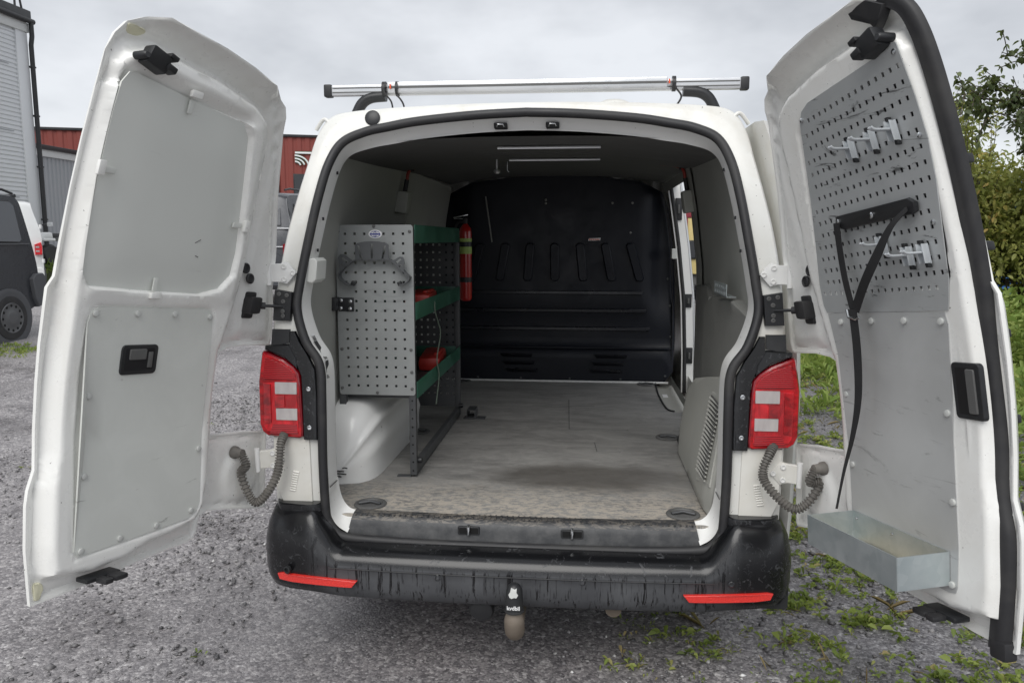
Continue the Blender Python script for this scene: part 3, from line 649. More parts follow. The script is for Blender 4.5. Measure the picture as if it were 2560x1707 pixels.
# left wall: second liner panel, junction box with cable
box('wall_seam', (-.836, 1.75, 1.70), (.012, .012, .60), M['wall'], LW, .003, rot=(0, R(7), 0))
for sd, yb in ((-1, 1.52), (1, 1.56)):
    par = LW if sd < 0 else RW
    jb = box('junction_box', (sd * .785, yb, 1.845), (.07, .10, .12), M['beige_box'], par, .012, rot=(0, R(-sd * 9), 0))
    tube('black_sleeve', [(sd * .775, yb, 1.90), (sd * .762, yb, 1.97)], .013, M['rubber'], jb, 10)
    tube('red_cable', catmull([(sd * .762, yb, 1.96), (sd * .752, yb, 2.01), (sd * .72, yb + .02, 2.035), (sd * .62, yb + .04, 2.052), (sd * .56, yb + .06, 2.066)], 6), .009, M['red_cable'], jb, 8)
    lathe('cable_clip', [(.014, -.008), (.014, .008)], (sd * .735, yb + .01, 2.027), (1, 0, .3), M['black_plastic'], jb, 12)
# C pillar cover and B pillar of the side opening
for (y0, y1) in ((1.60, 1.69),):
    V = []; F = []
    for z in zs:
        for (dx, y) in ((-.012, y0 - .16), (-.02, y0), (.0, y1), (.07, y1 + .01)): V.append((wallx(z) + dx, y, z))
    for k in range(len(zs) - 1):
        for q in range(3): F.append((k * 4 + q, k * 4 + q + 1, (k + 1) * 4 + q + 1, (k + 1) * 4 + q))
    mobj('c_pillar_cover', V, F, M['wall'], VAN, 40)
V = []; F = []
bx = lambda z: float(np.interp(z, [.5, .8, 1.2, 1.6, 1.9, 2.05], [.985, .980, .962, .915, .868, .842]))
zz_ = np.linspace(.50, 2.06, 24)
for z in zz_:
    for dx, y in ((-.03, 3.03), (-.005, 3.045), (.060, 3.05), (.068, 3.10), (.0, 3.16)): V.append((bx(z) + dx, y, z))
for k in range(len(zz_) - 1):
    for q in range(4): F.append((k * 5 + q, k * 5 + q + 1, (k + 1) * 5 + q + 1, (k + 1) * 5 + q))
BP = mobj('b_pillar', V, F, M['jamb'], VAN, 40)
tube('side_door_seal', [(bx(z) - .006, 3.035, z) for z in zz_], .014, M['rubber'], BP, 8)
tube('outer_lip', [(bx(z) + .066, 3.06, z) for z in zz_], .012, M['alu'], BP, 8)
for z, h in ((1.86, .16), (1.19, .10), (.78, .12)):
    pl = box('pillar_catch', (bx(z) + .028, 3.04, z), (.05, .012, h), M['black_plastic'], BP, .004); box('catch_pin', (bx(z) + .028, 3.03, z), (.014, .016, h * .4), M['trim_dark'], pl, .003)
# bulkhead
bh = [(-.87, .60), (-.60, .572), (.70, .572), (.82, .58), (.885, .66), (.900, .90), (.892, 1.30), (.872, 1.62), (.838, 1.85), (.785, 1.985), (.62, 2.06), (.3, 2.098), (0, 2.104), (-.3, 2.098), (-.62, 2.06), (-.79, 1.985), (-.845, 1.85), (-.875, 1.62), (-.90, 1.3)]
bulge = lambda x, z: 3.00 + .045 * S(z, .80, .86) - .02 * S(np.abs(x), .78, .70) * S(z, 1.0, 1.2) + .05 * S(np.abs(x), .64, .78) * S(z, 1.0, 1.3)
BV, BT = cdt(bh, [], .04)
mpB = lambda x, z, o: (x, o, z)
BK = solid('bulkhead', (BV, BT), mpB, lambda x, z: bulge(x, z) - .01, lambda x, z: bulge(x, z) + .02, M['bulkhead'], VAN, 60)
bl1 = lambda x, z: float(bulge(np.array([x]), np.array([z]))[0]) - .01
for i, x in enumerate((-.56, -.37, -.184, -.002, .186, .372, .556)):
    tl = .16 * x * .28 / .372
    P = [(x - .034, 1.595), (x - .016, 1.615), (x + .016, 1.615), (x + .034, 1.595), (x + .038 + tl, 1.352), (x + .022 + tl, 1.332), (x - .014 + tl, 1.332), (x - .030 + tl, 1.352)]
    prism('pressed_rib', P, lambda u, v, w: (u, bl1(u, v) + w, v), -.026, .01, M['bulkhead'], BK, .017)
for z, xe in ((1.250, .655), (1.115, .685), (.978, .715)):
    prism('pressed_bar', rrect(-.72, xe, z - .016, z + .012, .010, 4), lambda u, v, w: (u, bl1(u, v) + w, v), -.026, .01, M['bulkhead_rib'], BK, .010)
box('bulkhead_ledge', (0, 3.0, .835), (1.76, .03, .012), M['bulkhead'], BK, .004)
for sx0 in (-.41, .30):
    for k, z in enumerate((.775, .718, .662)):
        sh = (.02 if sx0 < 0 else -.018) * k
        prism('louvre', [(sx0 + sh, z + .014), (sx0 + .245 + sh, z + .012), (sx0 + .24 + sh, z - .016), (sx0 + .02 + sh, z - .016)], lambda u, v, w: (u, 2.987 + w - .5 * (v - z), v), -.012, .01, M['bulkhead_rib'], BK, .003)
for x, z in ((.84, 1.35), (.86, 1.15), (.865, .92), (.83, .63), (.5, .60), (.12, .60), (-.25, .60), (-.58, .60), (.42, 1.905), (.565, 1.905), (.555, 1.69), (-.07, 1.905), (-.07, 1.93)):
    lathe('rivet', [(.009, 0), (.008, .004), (.002, .006)], (x, bl1(x, z) - .001, z), (0, -1, 0), M['shelf_dark'] if z < 1.6 else M['trim_mid'], BK, 10)
prism('maker_label', [(.245, 1.63), (.25, 1.648), (.338, 1.652), (.333, 1.634)], lambda u, v, w: (u, bl1(u, v) + w, v), -.003, .003, M['white_print'], BK, .001)
for k in range(6): box('label_print', (.257 + k * .0135, bl1(.29, 1.64) - .0042, 1.6405), (.009, .001, .008), M['orange'], BK)
prism('pillar_latch', rrect(.848, .885, 1.50, 1.575, .008), lambda u, v, w: (u, w, v), 2.93, 2.99, M['white_plastic'], BK, .008)
tube('hanging_rod', [(-.50, 2.88, 1.95), (-.455, 2.88, 1.62)],   .005, M['trim_mid'], BK, 8)
box('floor_edge_strip', (0, 2.955, .586), (1.7, .025, .012), M['jamb'], BK, .003)
# floor
fl = [(-.875, .075), (-.70, .060), (0, .045), (.70, .060), (.875, .075), (.875, 2.0), (.80, 2.0), (.755, 2.06), (.74, 2.98), (-.875, 2.98)]
FV, FT = cdt(fl, [], .08)
FLOOR = solid('cargo_floor', (FV, FT), lambda x, y, o: (x, y, o), const(.580), const(.555), M['floor'], VAN, 30)
box('step_well_floor', (.83, 2.52, .535), (.2, 1.1, .02), M['trim_grey'], VAN, .004)
box('step_sticker', (.80, 2.66, .5465), (.035, .10, .002), M['white_print'], VAN)
tube('floor_edge_trim', catmull([(.755, 2.95, .582), (.74, 2.5, .583), (.752, 2.08, .583), (.79, 2.0, .583)], 5), .006, M['black_plastic'], FLOOR, 6)
for sd in (-1, 1):
    for (x, y) in ((.622, .175), (.685, 1.36), (.684, 2.90)):
        rg = lathe('lashing_ring', [(.062, 0), (.066, .004), (.062, .008), (.052, .009), (.048, .003), (.004, .002)], (sd * x, y, .5795), (0, 0, 1), M['trim_dark'], FLOOR, 32)
        tube('ring_bar', [(sd * x - .045, y - .01, .588), (sd * x, y + .006, .592), (sd * x + .045, y - .01, .588)], .006, M['shelf_dark'], rg, 8)
for x0, y0, x1, y1 in ((.15, 1.5, .48, 1.5), (.15, 1.5, .13, 2.3), (.30, 1.05, .42, 1.05), (.30, 1.05, .29, 1.22), (-.1, 2.1, .3, 2.12)):
    tube('floor_cut_mark', [(x0, y0, .5805), (x1, y1, .5805)], .0022, M['trim_dark'], FLOOR, 5)
# left wheel arch
V = []; F = []; nu, nv = 30, 22
for i in range(nu + 1):
    y = .40 + 1.16 * i / nu; t = (i / nu) * 2 - 1; hz = .36 * max(0, 1 - abs(t) ** 7) ** .5; wx = .195 * max(0, 1 - abs(t) ** 9) ** .5
    for k in range(nv + 1):
        a = k / nv * math.pi / 2; ca, sa = math.cos(a) ** .42, math.sin(a) ** .55
        rib = .016 * math.exp(-((a - .58) / .09) ** 2) + .010 * math.exp(-((a - .22) / .07) ** 2) * (1 if t > -.9 else .3)
        V.append((-.88 + (wx + rib) * ca, y, .575 + (hz + rib) * sa))
for i in range(nu):
    for k in range(nv): F.append((i * (nv + 1) + k, i * (nv + 1) + k + 1, (i + 1) * (nv + 1) + k + 1, (i + 1) * (nv + 1) + k))
ARCH = mobj('wheel_arch', V, F, M['arch'], VAN, 60)
prism('arch_bracket', rrect(-.815, -.770, .70, .738, .006), lambda u, v, w: (u, w + .25 * (v - .7), v), .452, .50, M['arch'], ARCH, .006)
for q, (x_, z_, L_) in enumerate(((-.83, .640, .05), (-.825, .628, .06), (-.835, .616, .035), (-.80, .655, .02))):
    tube('black_scuff', [(x_ - L_ / 2, .408 + .0, z_), (x_, .405, z_ + .003), (x_ + L_ / 2, .410, z_ - .001)], .0045, M['black_plastic'], ARCH, 6, flat=.5)
# right side trim with louvres
tx = lambda y, z: .700 + .055 * float(S(z, .62, 1.10)) + .02 * float(S(y, .25, .12)) + .12 * float(S(y, 1.02, 1.25))
TV, TT = cdt([(.115, .578), (1.20, .578), (1.19, .80), (1.10, .93), (.85, 1.0), (.55, 1.06), (.30, 1.10), (.12, 1.17)], [], .035)
TRIM = solid('side_trim', (TV, TT), lambda y, z, o: (tx(y, z) + o, y, z), const(0), const(.10), M['trim_grey'], VAN, 50)
fr = prism('vent_frame', [(.155, .70), (.36, .665), (.40, .70), (.40, 1.01), (.36, 1.035), (.16, 1.045)], lambda u, v, w: (tx(u, v) + w, u, v), -.006, .004, M['trim_grey'], TRIM, .004)
for k in range(19):
    z = .712 + k * .0165
    mobj('vent_slat', [(tx(y, z) + o, y, z + dz) for y in (.19, .36) for o, dz in ((-.007, -.003), (-.016, .001), (-.010, .006))],
         [(0, 1, 4, 3), (1, 2, 5, 4), (0, 3, 5, 2), (0, 2, 1), (3, 4, 5)], M['trim_grey'], TRIM)
    box('vent_gap', (tx(.275, z) - .0055, .275, z + .0085), (.004, .165, .0055), M['trim_dark'], TRIM)
# darker panels under the belt on the right
DP = []
prism('lower_side_panel', [(1.13, .585), (1.60, .585), (1.60, 1.385), (1.52, 1.40), (1.22, 1.41), (1.14, 1.36)], lambda u, v, w: (.842 + w, u, v), 0, .04, M['trim_mid'], VAN, .02)
prism('inner_quarter_panel', [(.16, 1.0), (.35, 1.0), (.9, .95), (1.12, .9), (1.12, 1.32), (1.0, 1.37), (.4, 1.40), (.16, 1.36)], lambda u, v, w: (.822 + w + .012 * math.sin(u * 9), u, v), 0, .05, M['trim_mid'], VAN, .02)
# outer sliding door, slid open along the right flank
sdx = lambda z: float(np.interp(z, [.46, .60, .80, 1.05, 1.26, 1.49, 1.66, 1.81, 1.934, 2.05, 2.09], [.94, .95, .955, .960, .952, .936, .912, .880, .850, .822, .80]))
V = []; F = []; zq = np.linspace(.50, 2.07, 30); sec_ = [(.035, .17), (.06, .14), (.078, .16), (.084, .22), (.086, .7), (.084, 1.20), (.074, 1.26), (.035, 1.27)]
for z in zq:
    for dx, y in sec_: V.append((sdx(z) + dx, y + .25 * G(z), z))
for k in range(len(zq) - 1):
    for q in range(7): F.append((k * 8 + q, k * 8 + q + 1, (k + 1) * 8 + q + 1, (k + 1) * 8 + q))
    F.append((k * 8 + 7, k * 8, (k + 1) * 8, (k + 1) * 8 + 7))
F.append(list(range(8))); F.append([(len(zq) - 1) * 8 + q for q in range(8)][::-1])
SD = mobj('sliding_door', V, F, M['paint'], VAN, 40)
tube('door_rail', [(.99, 1.25, 1.18), (.99, 2.0, 1.18)], .012, M['trim_dark'], SD, 8)

# ------------------------------------------------------------------ rear doors (drawn closed, then swung open about the hinge axis)
H0 = np.array([.95, .075, .75]); H1 = np.array([.905, .10, 1.55])
def rotm(axis, a):
    k = axis / np.linalg.norm(axis); K = np.array([[0, -k[2], k[1]], [k[2], 0, -k[0]], [-k[1], k[0], 0]])
    return np.eye(3) + math.sin(a) * K + (1 - math.cos(a)) * K @ K
DOORM = {}
for sd in (-1, 1):
    m = np.array([sd, 1, 1]); DOORM[sd] = (H0 * m, rotm((H1 - H0) * m, sd * R(108)))
def dm(sd):
    h, Rm = DOORM[sd]
    return lambda x, z, o: tuple(h + Rm @ (np.array([sd * x, G(z) + o, z]) - h))
def dbox(sd, name, c, s, mat, parent, bev=.003, rot=None):
    f = dm(sd); return box(name, (c[0], c[1], c[2]), s, mat, parent, bev, rot, xf=lambda x, o, z: f(x, z, o))
def dlathe(sd, name, prof, x, z, o, mat, parent, seg=16):
    f = dm(sd); p = np.array(f(x, z, o)); ax = np.array(f(x, z, o + .01)) - p; return lathe(name, prof, p, ax, mat, parent, seg)
OUT = [(-.012, .512), (-.030, .677), (-.032, .80), (-.027, .845), (-.010, .90), (-.012, 1.014), (-.016, 1.15), (-.020, 1.257), (-.022, 1.36), (-.024, 1.415), (-.008, 1.447), (-.008, 1.54),
       (-.008, 1.69), (-.008, 1.824), (-.006, 1.95), (-.004, 2.05), (.005, 2.095), (.03, 2.132), (.07, 2.155), (.12, 2.166), (.323, 2.150), (.45, 2.133), (.571, 2.112), (.655, 2.092), (.69, 2.076),
       (.708, 2.045), (.722, 2.0), (.783, 1.78), (.850, 1.575), (.858, 1.53), (.872, 1.45), (.895, 1.38), (.915, 1.27), (.912, 1.236), (.895, 1.231), (.768, 1.235), (.690, 1.226), (.655, 1.212), (.643, 1.19),
       (.638, 1.08), (.638, .95), (.645, .917), (.70, .913), (.808, .908), (.915, .897), (.936, .885), (.945, .60), (.935, .588), (.85, .602), (.71, .631), (.63, .640), (.603, .625), (.592, .575), (.578, .555),
       (.55, .548), (.418, .543), (.251, .530), (.124, .517)]
INN = [(.012, .585), (.004, .68), (.004, .85), (.016, .95), (.016, 1.4), (.012, 1.5), (.012, 1.9), (.018, 2.02), (.045, 2.062), (.13, 2.092), (.35, 2.076), (.52, 2.045), (.592, 2.01), (.628, 1.94), (.650, 1.75), (.664, 1.6),
       (.668, 1.5), (.658, 1.4), (.640, 1.3), (.618, 1.22), (.612, 1.0), (.606, .78), (.592, .68), (.555, .625), (.45, .605), (.36, .600), (.27, .572), (.15, .562)]
WIN = [(.05, 2.006), (.033, 1.975), (.029, 1.90), (.030, 1.726), (.036, 1.529), (.041, 1.468), (.061, 1.423), (.212, 1.417), (.469, 1.414), (.555, 1.436), (.600, 1.485), (.604, 1.567), (.573, 1.75), (.530, 1.935), (.496, 1.972), (.262, 1.990), (.077, 2.008)]
LOW = [(.083, .650), (.095, .632), (.30, .641), (.505, .652), (.540, .668), (.555, .70), (.552, .95), (.548, 1.33), (.535, 1.362), (.51, 1.368), (.11, 1.366), (.085, 1.352), (.078, 1.32)]
WINR = inset(WIN, .048)
def relief(x, z, right=False):
    h = .004 + .052 * S(sdist(INN, x, z), -.008, .022)
    if not right: h += .009 * S(sdist(INN, x, z), .03, .05) * S(z, 1.36, 1.42)
    h -= (.034 * np.maximum(S(sdist(WIN, x, z), -.006, .012), S(z, 1.965, 1.985) * S(sdist(WIN, x, z), -.048, .010)) if not right else .040 * S(sdist(WINR, x, z), -.006, .012))
    top_ = S(z, 1.99, 2.06) * (1 - S(x, .54, .67)) * S(x, .03, .15); dO = sdist(OUT, x, z)
    h += .058 * top_ * (1 - S(dO, .004, .058))
    h -= .010 * S(z, 1.5, 1.6) * np.exp(-((sdist(INN, x, z) + .030) / .014) ** 2)
    if not right: h -= .006 * S(sdist(LOW, x, z), -.008, .0)
    h += .010 * S(z, 1.26, 1.30) * S(x, .70, .73) * S(sdist(OUT, x, z), .012, .05)         # hinge-side swelling
    h += .012 * S(-np.hypot((x - .80) / .10, (z - .74) / .10), -1.1, -.7)
    h -= .006 * S(-np.hypot((x - .72) / .05, (z - 2.0) / .03), -1.1, -.6)
    for qx, qz in ((.668, 2.035), (.690, 1.985), (.706, 1.93), (.62, 2.075)): h -= .007 * np.exp(-(((x - qx) / .012) ** 2 + ((z - qz) / .020) ** 2) ** 2)
    h -= .007 * np.exp(-((dO - .022) / .004) ** 2)
    h += .004 * (1 - S(sdist(OUT, x, z), .006, .012))                                     # hem flange
    return h
outer = lambda x, z: -.004 - .030 * S(sdist(OUT, x, z), 0, .045) - .012 * S(z, 1.45, 1.38) * S(sdist(OUT, x, z), .0, .03)
DVT = cdt(OUT, [], .0105, [inset(WIN, -.006), inset(WIN, .012), inset(LOW, -.008), inset(INN, .03)] + [inset(OUT, d) for d in (.012, .018, .022, .026)])
hexbolt = [(.0095, 0), (.0100, .003), (.0090, .006), (.005, .0072), (.001, .0072)]
for sd in (-1, 1):
    f = dm(sd)
    D = solid('rear_door', DVT, f, (relief if sd < 0 else lambda x, z: relief(x, z, True)), outer, M['door_paint'], VAN, 55)
    D['label'] = 'open rear door with grey board panels inside' if sd < 0 else 'open rear door with perforated tool board inside'
    # common fittings
    tl = dbox(sd, 'top_latch', (.092, .076, 2.045), (.070, .040, .048), M['black_plastic'], D, .006, rot=(0, R(14), 0))
    dbox(sd, 'latch_jaw', (.132, .086, 2.032), (.034, .032, .017), M['black_plastic'], tl, .004, rot=(0, R(14), 0))
    dbox(sd, 'latch_jaw', (.132, .086, 2.062), (.030, .028, .012), M['black_plastic'], tl, .003, rot=(0, R(14), 0))
    dlathe(sd, 'latch_rod', [(.011, 0), (.011, .04), (.008, .045)], .050, 2.046, .05, M['black_plastic'], tl, 14)
    bl_ = dbox(sd, 'bottom_latch', (.175, .045, .553), (.115, .05, .014), M['black_plastic'], D, .004)
    dbox(sd, 'latch_jaw', (.205, .085, .551), (.045, .05, .016), M['rubber'], bl_, .006); dbox(sd, 'latch_jaw', (.160, .090, .551), (.030, .045, .016), M['rubber'], bl_, .006)
    for x, z in ((.700, 1.518), (.722, 1.482)):
        dlathe(sd, 'rubber_plug', [(.019, 0), (.019, .006), (.015, .009), (.012, .005), (.002, .005)], x, z, float(relief(np.array([x]), np.array([z]), sd > 0)[0]) + .010, M['rubber'], D, 20)
    sb = dbox(sd, 'stay_box', (.752, .030, 1.386), (.055, .05, .062), M['rubber'], D, .010)
    dbox(sd, 'stay_flange', (.752, .014, 1.386), (.050, .02, .098), M['rubber'], sb, .008)
    q0 = np.array(f(.78, 1.386, .03)); q1 = np.array([sd * .885, .03, 1.392])
    tube('stay_rod', [q0, (q0 * .5 + q1 * .5), q1], .0055, M['black_plastic'], D, 8); tube('stay_boot', [q0, q0 * .72 + q1 * .28], .013, M['rubber'], sb, 10)
    # corrugated cable hose to the body
    dlathe(sd, 'hose_boot', [(.024, 0), (.023, .012), (.018, .020), (.016, .042), (.002, .043)], .764, .835, .008, M['hose'], D, 20)
    pA = np.array(f(.764, .832, .045)); pA2 = np.array(f(.775, .79, .058))
    if sd > 0: mids = [(1.052, -.075, .800), (1.015, -.085, .735), (.968, -.088, .710), (.915, -.080, .745), (.868, -.072, .800), (.862, -.068, .845), (.885, -.05, .893), (.905, -.02, .915)]
    else: mids = [(-1.040, -.075, .775), (-1.012, -.085, .700), (-.980, -.088, .668), (-.940, -.080, .705), (-.905, -.072, .770), (-.893, -.068, .830), (-.893, -.05, .885), (-.89, -.02, .915)]
    hp = catmull([pA, pA2] + mids, 34)
    tube('cable_hose', hp, .015, M['hose'], VAN, 14, rf=lambda t, i: .0140 + .0028 * (1 if i % 6 < 3 else -1))
    # sealant at the corners, left door
    if sd < 0:
        for c_, rx, rz in (((.058, 2.118), .026, .013), ((.010, .548), .014, .030)):
            P = [(c_[0] + rx * math.cos(a) * (1 + .18 * math.sin(3 * a + 1)), c_[1] + rz * math.sin(a) * (1 + .15 * math.cos(2 * a))) for a in np.linspace(0, 2 * math.pi, 22)[:-1]]
            prism('sealant_patch', P, lambda u, v, w: f(u, v, w + float(relief(np.array([u]), np.array([v]))[0])), .006, -.004, M['sealant'], D, .005)
        solid('window_board', cdt(WIN, [], .05), f, lambda x, z: .046 + .010 * S(sdist(WIN, x, z), 0, .12), const(.040), M['board_win'], D, 30)
        LB = solid('lower_board', cdt(LOW, [], .06), f, const(.0565), const(.050), M['board'], D, 30)
        for x, z in ((.098, 1.347), (.241, 1.349), (.383, 1.348), (.533, 1.342), (.110, 1.105), (.106, .869), (.103, .648), (.236, .653), (.373, .660), (.517, .678), (.541, .887), (.539, 1.11)):
            dlathe(sd, 'board_screw', hexbolt, x, z, .0568, M['bolt'], LB, 12)
        for x, z, dx, dz in ((.262, 1.990, 0, -1), (.030, 1.745, 1, 0), (.588, 1.655, -1, 0), (.285, 1.416, 0, 1)):
            cl = dbox(sd, 'window_clip', (x - dx * .012, .068, z - dz * .010), (.040 if dz else .022, .014, .020 if dz else .040), M['door_paint'], D, .004)
            dbox(sd, 'clip_tongue', (x + dx * .022, .058, z + dz * .024), (.016 if dz else .036, .006, .040 if dz else .018), M['board_win'], cl, .002)
        hf = prism('handle', rrect(.203, .337, 1.160, 1.253, .014), lambda u, v, w: f(u, v, w), .0615, .050, M['black_plastic'], D, .005)
        prism('handle_cup', rrect(.215, .325, 1.172, 1.243, .008), lambda u, v, w: f(u, v, w), .0618, .055, MB('handle_void', (.006, .006, .008), .6).m, hf, .002)
        prism('handle_lever', rrect(.230, .292, 1.206, 1.240, .005), lambda u, v, w: f(u, v, w), .0655, .06, M['trim_dark'], hf, .004)
        box('handle_lock', (.308, .0625, 1.205), (.018, .004, .05), M['trim_dark'], hf, .003, xf=lambda x, o, z: f(x, z, o))
        for sc in ((.24, 1.51, .02, .012), (.30, 1.47, .012, -.004)):
            tube('scratch', [f(.36 + sc[0] * .2, sc[1] + .07, .0568), f(.36 + sc[0] * .2 + sc[2], sc[1] + .07 + sc[3], .0568)], .0012, M['trim_dark'], D, 5)
    else:
        # rubber centre seal along the free edge
        sp_ = [(.040, .508), (.030, .60), (.022, .70), (.020, .80), (.030, .86), (.038, .92), (.038, 1.05), (.040, 1.2), (.036, 1.32), (.028, 1.42), (.022, 1.55), (.016, 1.7), (.012, 1.85), (.012, 1.97), (.018, 2.05), (.035, 2.105), (.075, 2.140), (.125, 2.150)]
        pp = catmull(sp_, 6)
        V = []; F = []; ks = 9
        for i, (x, z) in enumerate(pp):
            t = pp[min(i + 1, len(pp) - 1)] - pp[max(i - 1, 0)]; t = t / np.linalg.norm(t); nrm = np.array([t[1], -t[0]])
            for k in range(ks):
                a = math.pi * k / (ks - 1); u = np.array([x, z]) + nrm * (.0260 - .0040 * float(S(z, 1.25, 1.7))) * math.cos(a)
                V.append(f(u[0] - .008 - .007 * float(S(z, 1.25, 1.6)), u[1], .004 + .026 * math.sin(a) ** .6 + (.006 if k in (2,) else 0)))
        for i in range(len(pp) - 1):
            for k in range(ks - 1): F.append((i * ks + k, i * ks + k + 1, (i + 1) * ks + k + 1, (i + 1) * ks + k))
        CS = mobj('centre_seal', V, F, M['rubber'], D, 60)
        P = [(.10, 2.155), (.17, 2.150), (.16, 2.128), (.125, 2.105), (.10, 2.085), (.075, 2.10), (.06, 2.13)]
        prism('torn_seal_flap', P, lambda u, v, w: f(u, v, w + .01 * math.sin(u * 90)), .045, .020, M['rubber'], CS, .004)
        dbox(sd, 'seal_foot', (.022, .012, .512), (.05, .04, .05), M['rubber'], CS, .008)
        # black door handle
        hf = prism('handle', rrect(.012, .104, 1.096, 1.243, .012), lambda u, v, w: f(u, v, w), .0625, .048, M['black_plastic'], D, .005)
        prism('handle_cup', rrect(.026, .092, 1.108, 1.231, .006), lambda u, v, w: f(u, v, w), .0628, .055, MB('handle_void', (.006, .006, .007), .5).m, hf, .002)
        prism('handle_lever', rrect(.028, .056, 1.112, 1.227, .005), lambda u, v, w: f(u, v, w), .0670, .06, M['trim_dark'], hf, .004)
        # worn plain sheet below
        LOWR = [(.119, .640), (.125, .625), (.15, .620), (.35, .628), (.52, .640), (.548, .66), (.549, .80), (.558, .94), (.572, 1.24), (.588, 1.372), (.50, 1.378), (.10, 1.372), (.094, 1.34), (.112, 1.2), (.124, 1.03), (.113, .75)]
        PS = solid('plain_sheet', cdt(LOWR, [], .06), f, const(.0585), const(.052), M['plain_sheet'], D, 30)
        for x, z in ((.528, 1.346), (.386, 1.349), (.250, 1.350), (.115, 1.348), (.135, 1.104), (.128, .868), (.539, .894), (.553, 1.116), (.134, .645)):
            dlathe(sd, 'sheet_bolt', hexbolt, x, z, .0588, M['bolt'], PS, 12)
        # perforated tool board above
        TB = [(.037, 2.030), (.050, 2.034), (.067, 2.024), (.137, 2.017), (.422, 1.990), (.462, 1.974), (.485, 1.943), (.515, 1.83), (.541, 1.722), (.57, 1.60), (.599, 1.464), (.600, 1.40), (.590, 1.376), (.086, 1.376), (.078, 1.40), (.064, 1.455), (.051, 1.572), (.032, 1.70), (.024, 1.80), (.027, 1.90)]
        holes = []
        for r in range(15):
            for c_ in range(20):
                x = .052 + c_ * .0278; z = 1.979 - r * .0388 - .088 * (x - .05) * (1 if r < 1 else max(0, 1 - r / 14.0))
                if sdist(TB, np.array([x]), np.array([z]))[0] > .017 and z > 1.392: holes.append([(x - .0048, z - .0058), (x + .0048, z - .0058), (x + .0048, z + .0058), (x - .0048, z + .0058)])
        PB = solid('tool_board', cdt(TB, holes, 0), f, const(.0600), const(.0570), M['tool_board'], D, 30)
        for x, z in ((.050, 2.012), (.470, 1.952), (.045, 1.81), (.072, 1.60)):
            dlathe(sd, 'board_screw', [(.007, 0), (.007, .003), (.003, .0045)], x, z, .0602, M['chrome'], PB, 10)
        solid('dark_backing', cdt(inset(WINR, .004), [], .06), f, const(.030), const(.024), M['black_plastic'], D, 30)  # black sheet added behind the board to paint its holes as shaded
        # ladder on the outside of this door
        LAD = empty('door_ladder', tuple(f(.2, .55, -.1)), 'black ladder mounted outside the open rear door with tool board', 'ladder')
        for x in (.125, .42):
            tube('rail', [f(x, .58, -.105), f(x, 1.0, -.105), f(x, 1.5, -.11), f(x, 1.9, -.12)], .014, M['black_plastic'], LAD, 8)
        for z in (1.765, 1.54, 1.312, 1.085, .852, .63):
            dbox(sd, 'rung', (.255, -.095, z), (.35, .045, .024), M['black_plastic'], LAD, .005)
            for x in (.14, .40): dbox(sd, 'rung_bracket', (x, -.065, z), (.03, .05, .04), M['black_plastic'], LAD, .003)

FR_ = dm(1)
# tool hooks on the board
hk = [(.286, 1.826, 'lower end hook of the upper row of three chrome hooks'), (.199, 1.831, 'middle hook of the upper row of three chrome hooks'), (.116, 1.837, 'upper end hook of the upper row of three chrome hooks'),
      (.260, 1.559, 'single chrome hook beside the black strap, lower row on tool board'), (.172, 1.522, 'middle chrome hook of the lower row on the tool board'), (.114, 1.524, 'chrome hook of the lower row nearest the door handle edge')]
for x, z, lab in hk:
    Hk = empty('tool_hook', tuple(FR_(x, z, .064)), lab, 'hook', 'chrome hooks on the tool board')
    dbox(1, 'back_plate', (x, .0665, z), (.026, .004, .052), M['zinc'], Hk, .001)
    for dx in (-.010, .010): dbox(1, 'side_flange', (x + dx, .075, z), (.0025, .018, .050), M['zinc'], Hk, .001)
    for dx in (-.005, .005): tube('prong', catmull([FR_(x + dx, z + .004, .066), FR_(x + dx, z + .003, .09), FR_(x + dx, z + .002, .125), FR_(x + dx, z + .008, .135)], 4), .0035, M['zinc'], Hk, 8)
    dbox(1, 'lock_tab', (x - .006, .070, z - .030), (.012, .012, .012), M['black_plastic'], Hk, .002); dbox(1, 'lock_tab', (x + .006, .070, z + .030), (.012, .012, .010), M['black_plastic'], Hk, .002)

# webbing strap
def ribbon(name, pts, wid, mat, parent, th=.002, wfun=None):
    P = catmull(pts, 8); V = []; F = []
    for i, p in enumerate(P):
        t = P[min(i + 1, len(P) - 1)] - P[max(i - 1, 0)]; t /= np.linalg.norm(t) + 1e-9
        w = np.array(wfun(i / (len(P) - 1)) if wfun else wid, float); w = w - t * (w @ t) * .0; n = np.cross(t, w); n /= np.linalg.norm(n) + 1e-9
        V += [p - w / 2 - n * th / 2, p + w / 2 - n * th / 2, p + w / 2 + n * th / 2, p - w / 2 + n * th / 2]
    for i in range(len(P) - 1):
        for k in range(4): F.append((i * 4 + k, i * 4 + (k + 1) % 4, (i + 1) * 4 + (k + 1) % 4, (i + 1) * 4 + k))
    F.append((3, 2, 1, 0)); n = len(P) - 1; F.append((n * 4, n * 4 + 1, n * 4 + 2, n * 4 + 3)); return mobj(name, V, F, mat, parent, 50)
STP = empty('lashing_strap', tuple(FR_(.40, 1.37, .09)), 'black webbing strap with buckle hanging down over the tool board', 'strap')
f = FR_; dxv = np.array(f(.3, 1.4, .08)) - np.array(f(.2, 1.4, .08)); dxv /= np.linalg.norm(dxv); inn_ = np.array(f(.3, 1.4, .09)) - np.array(f(.3, 1.4, .08)); inn_ /= np.linalg.norm(inn_)
P = [(.420, 1.628), (.424, 1.648), (.410, 1.660), (.120, 1.668), (.100, 1.655), (.104, 1.634), (.120, 1.628), (.400, 1.620)]
br = prism('strap_bar', P, lambda u, v, w: f(u, v, w), .080, .066, M['black_plastic'], STP, .004)
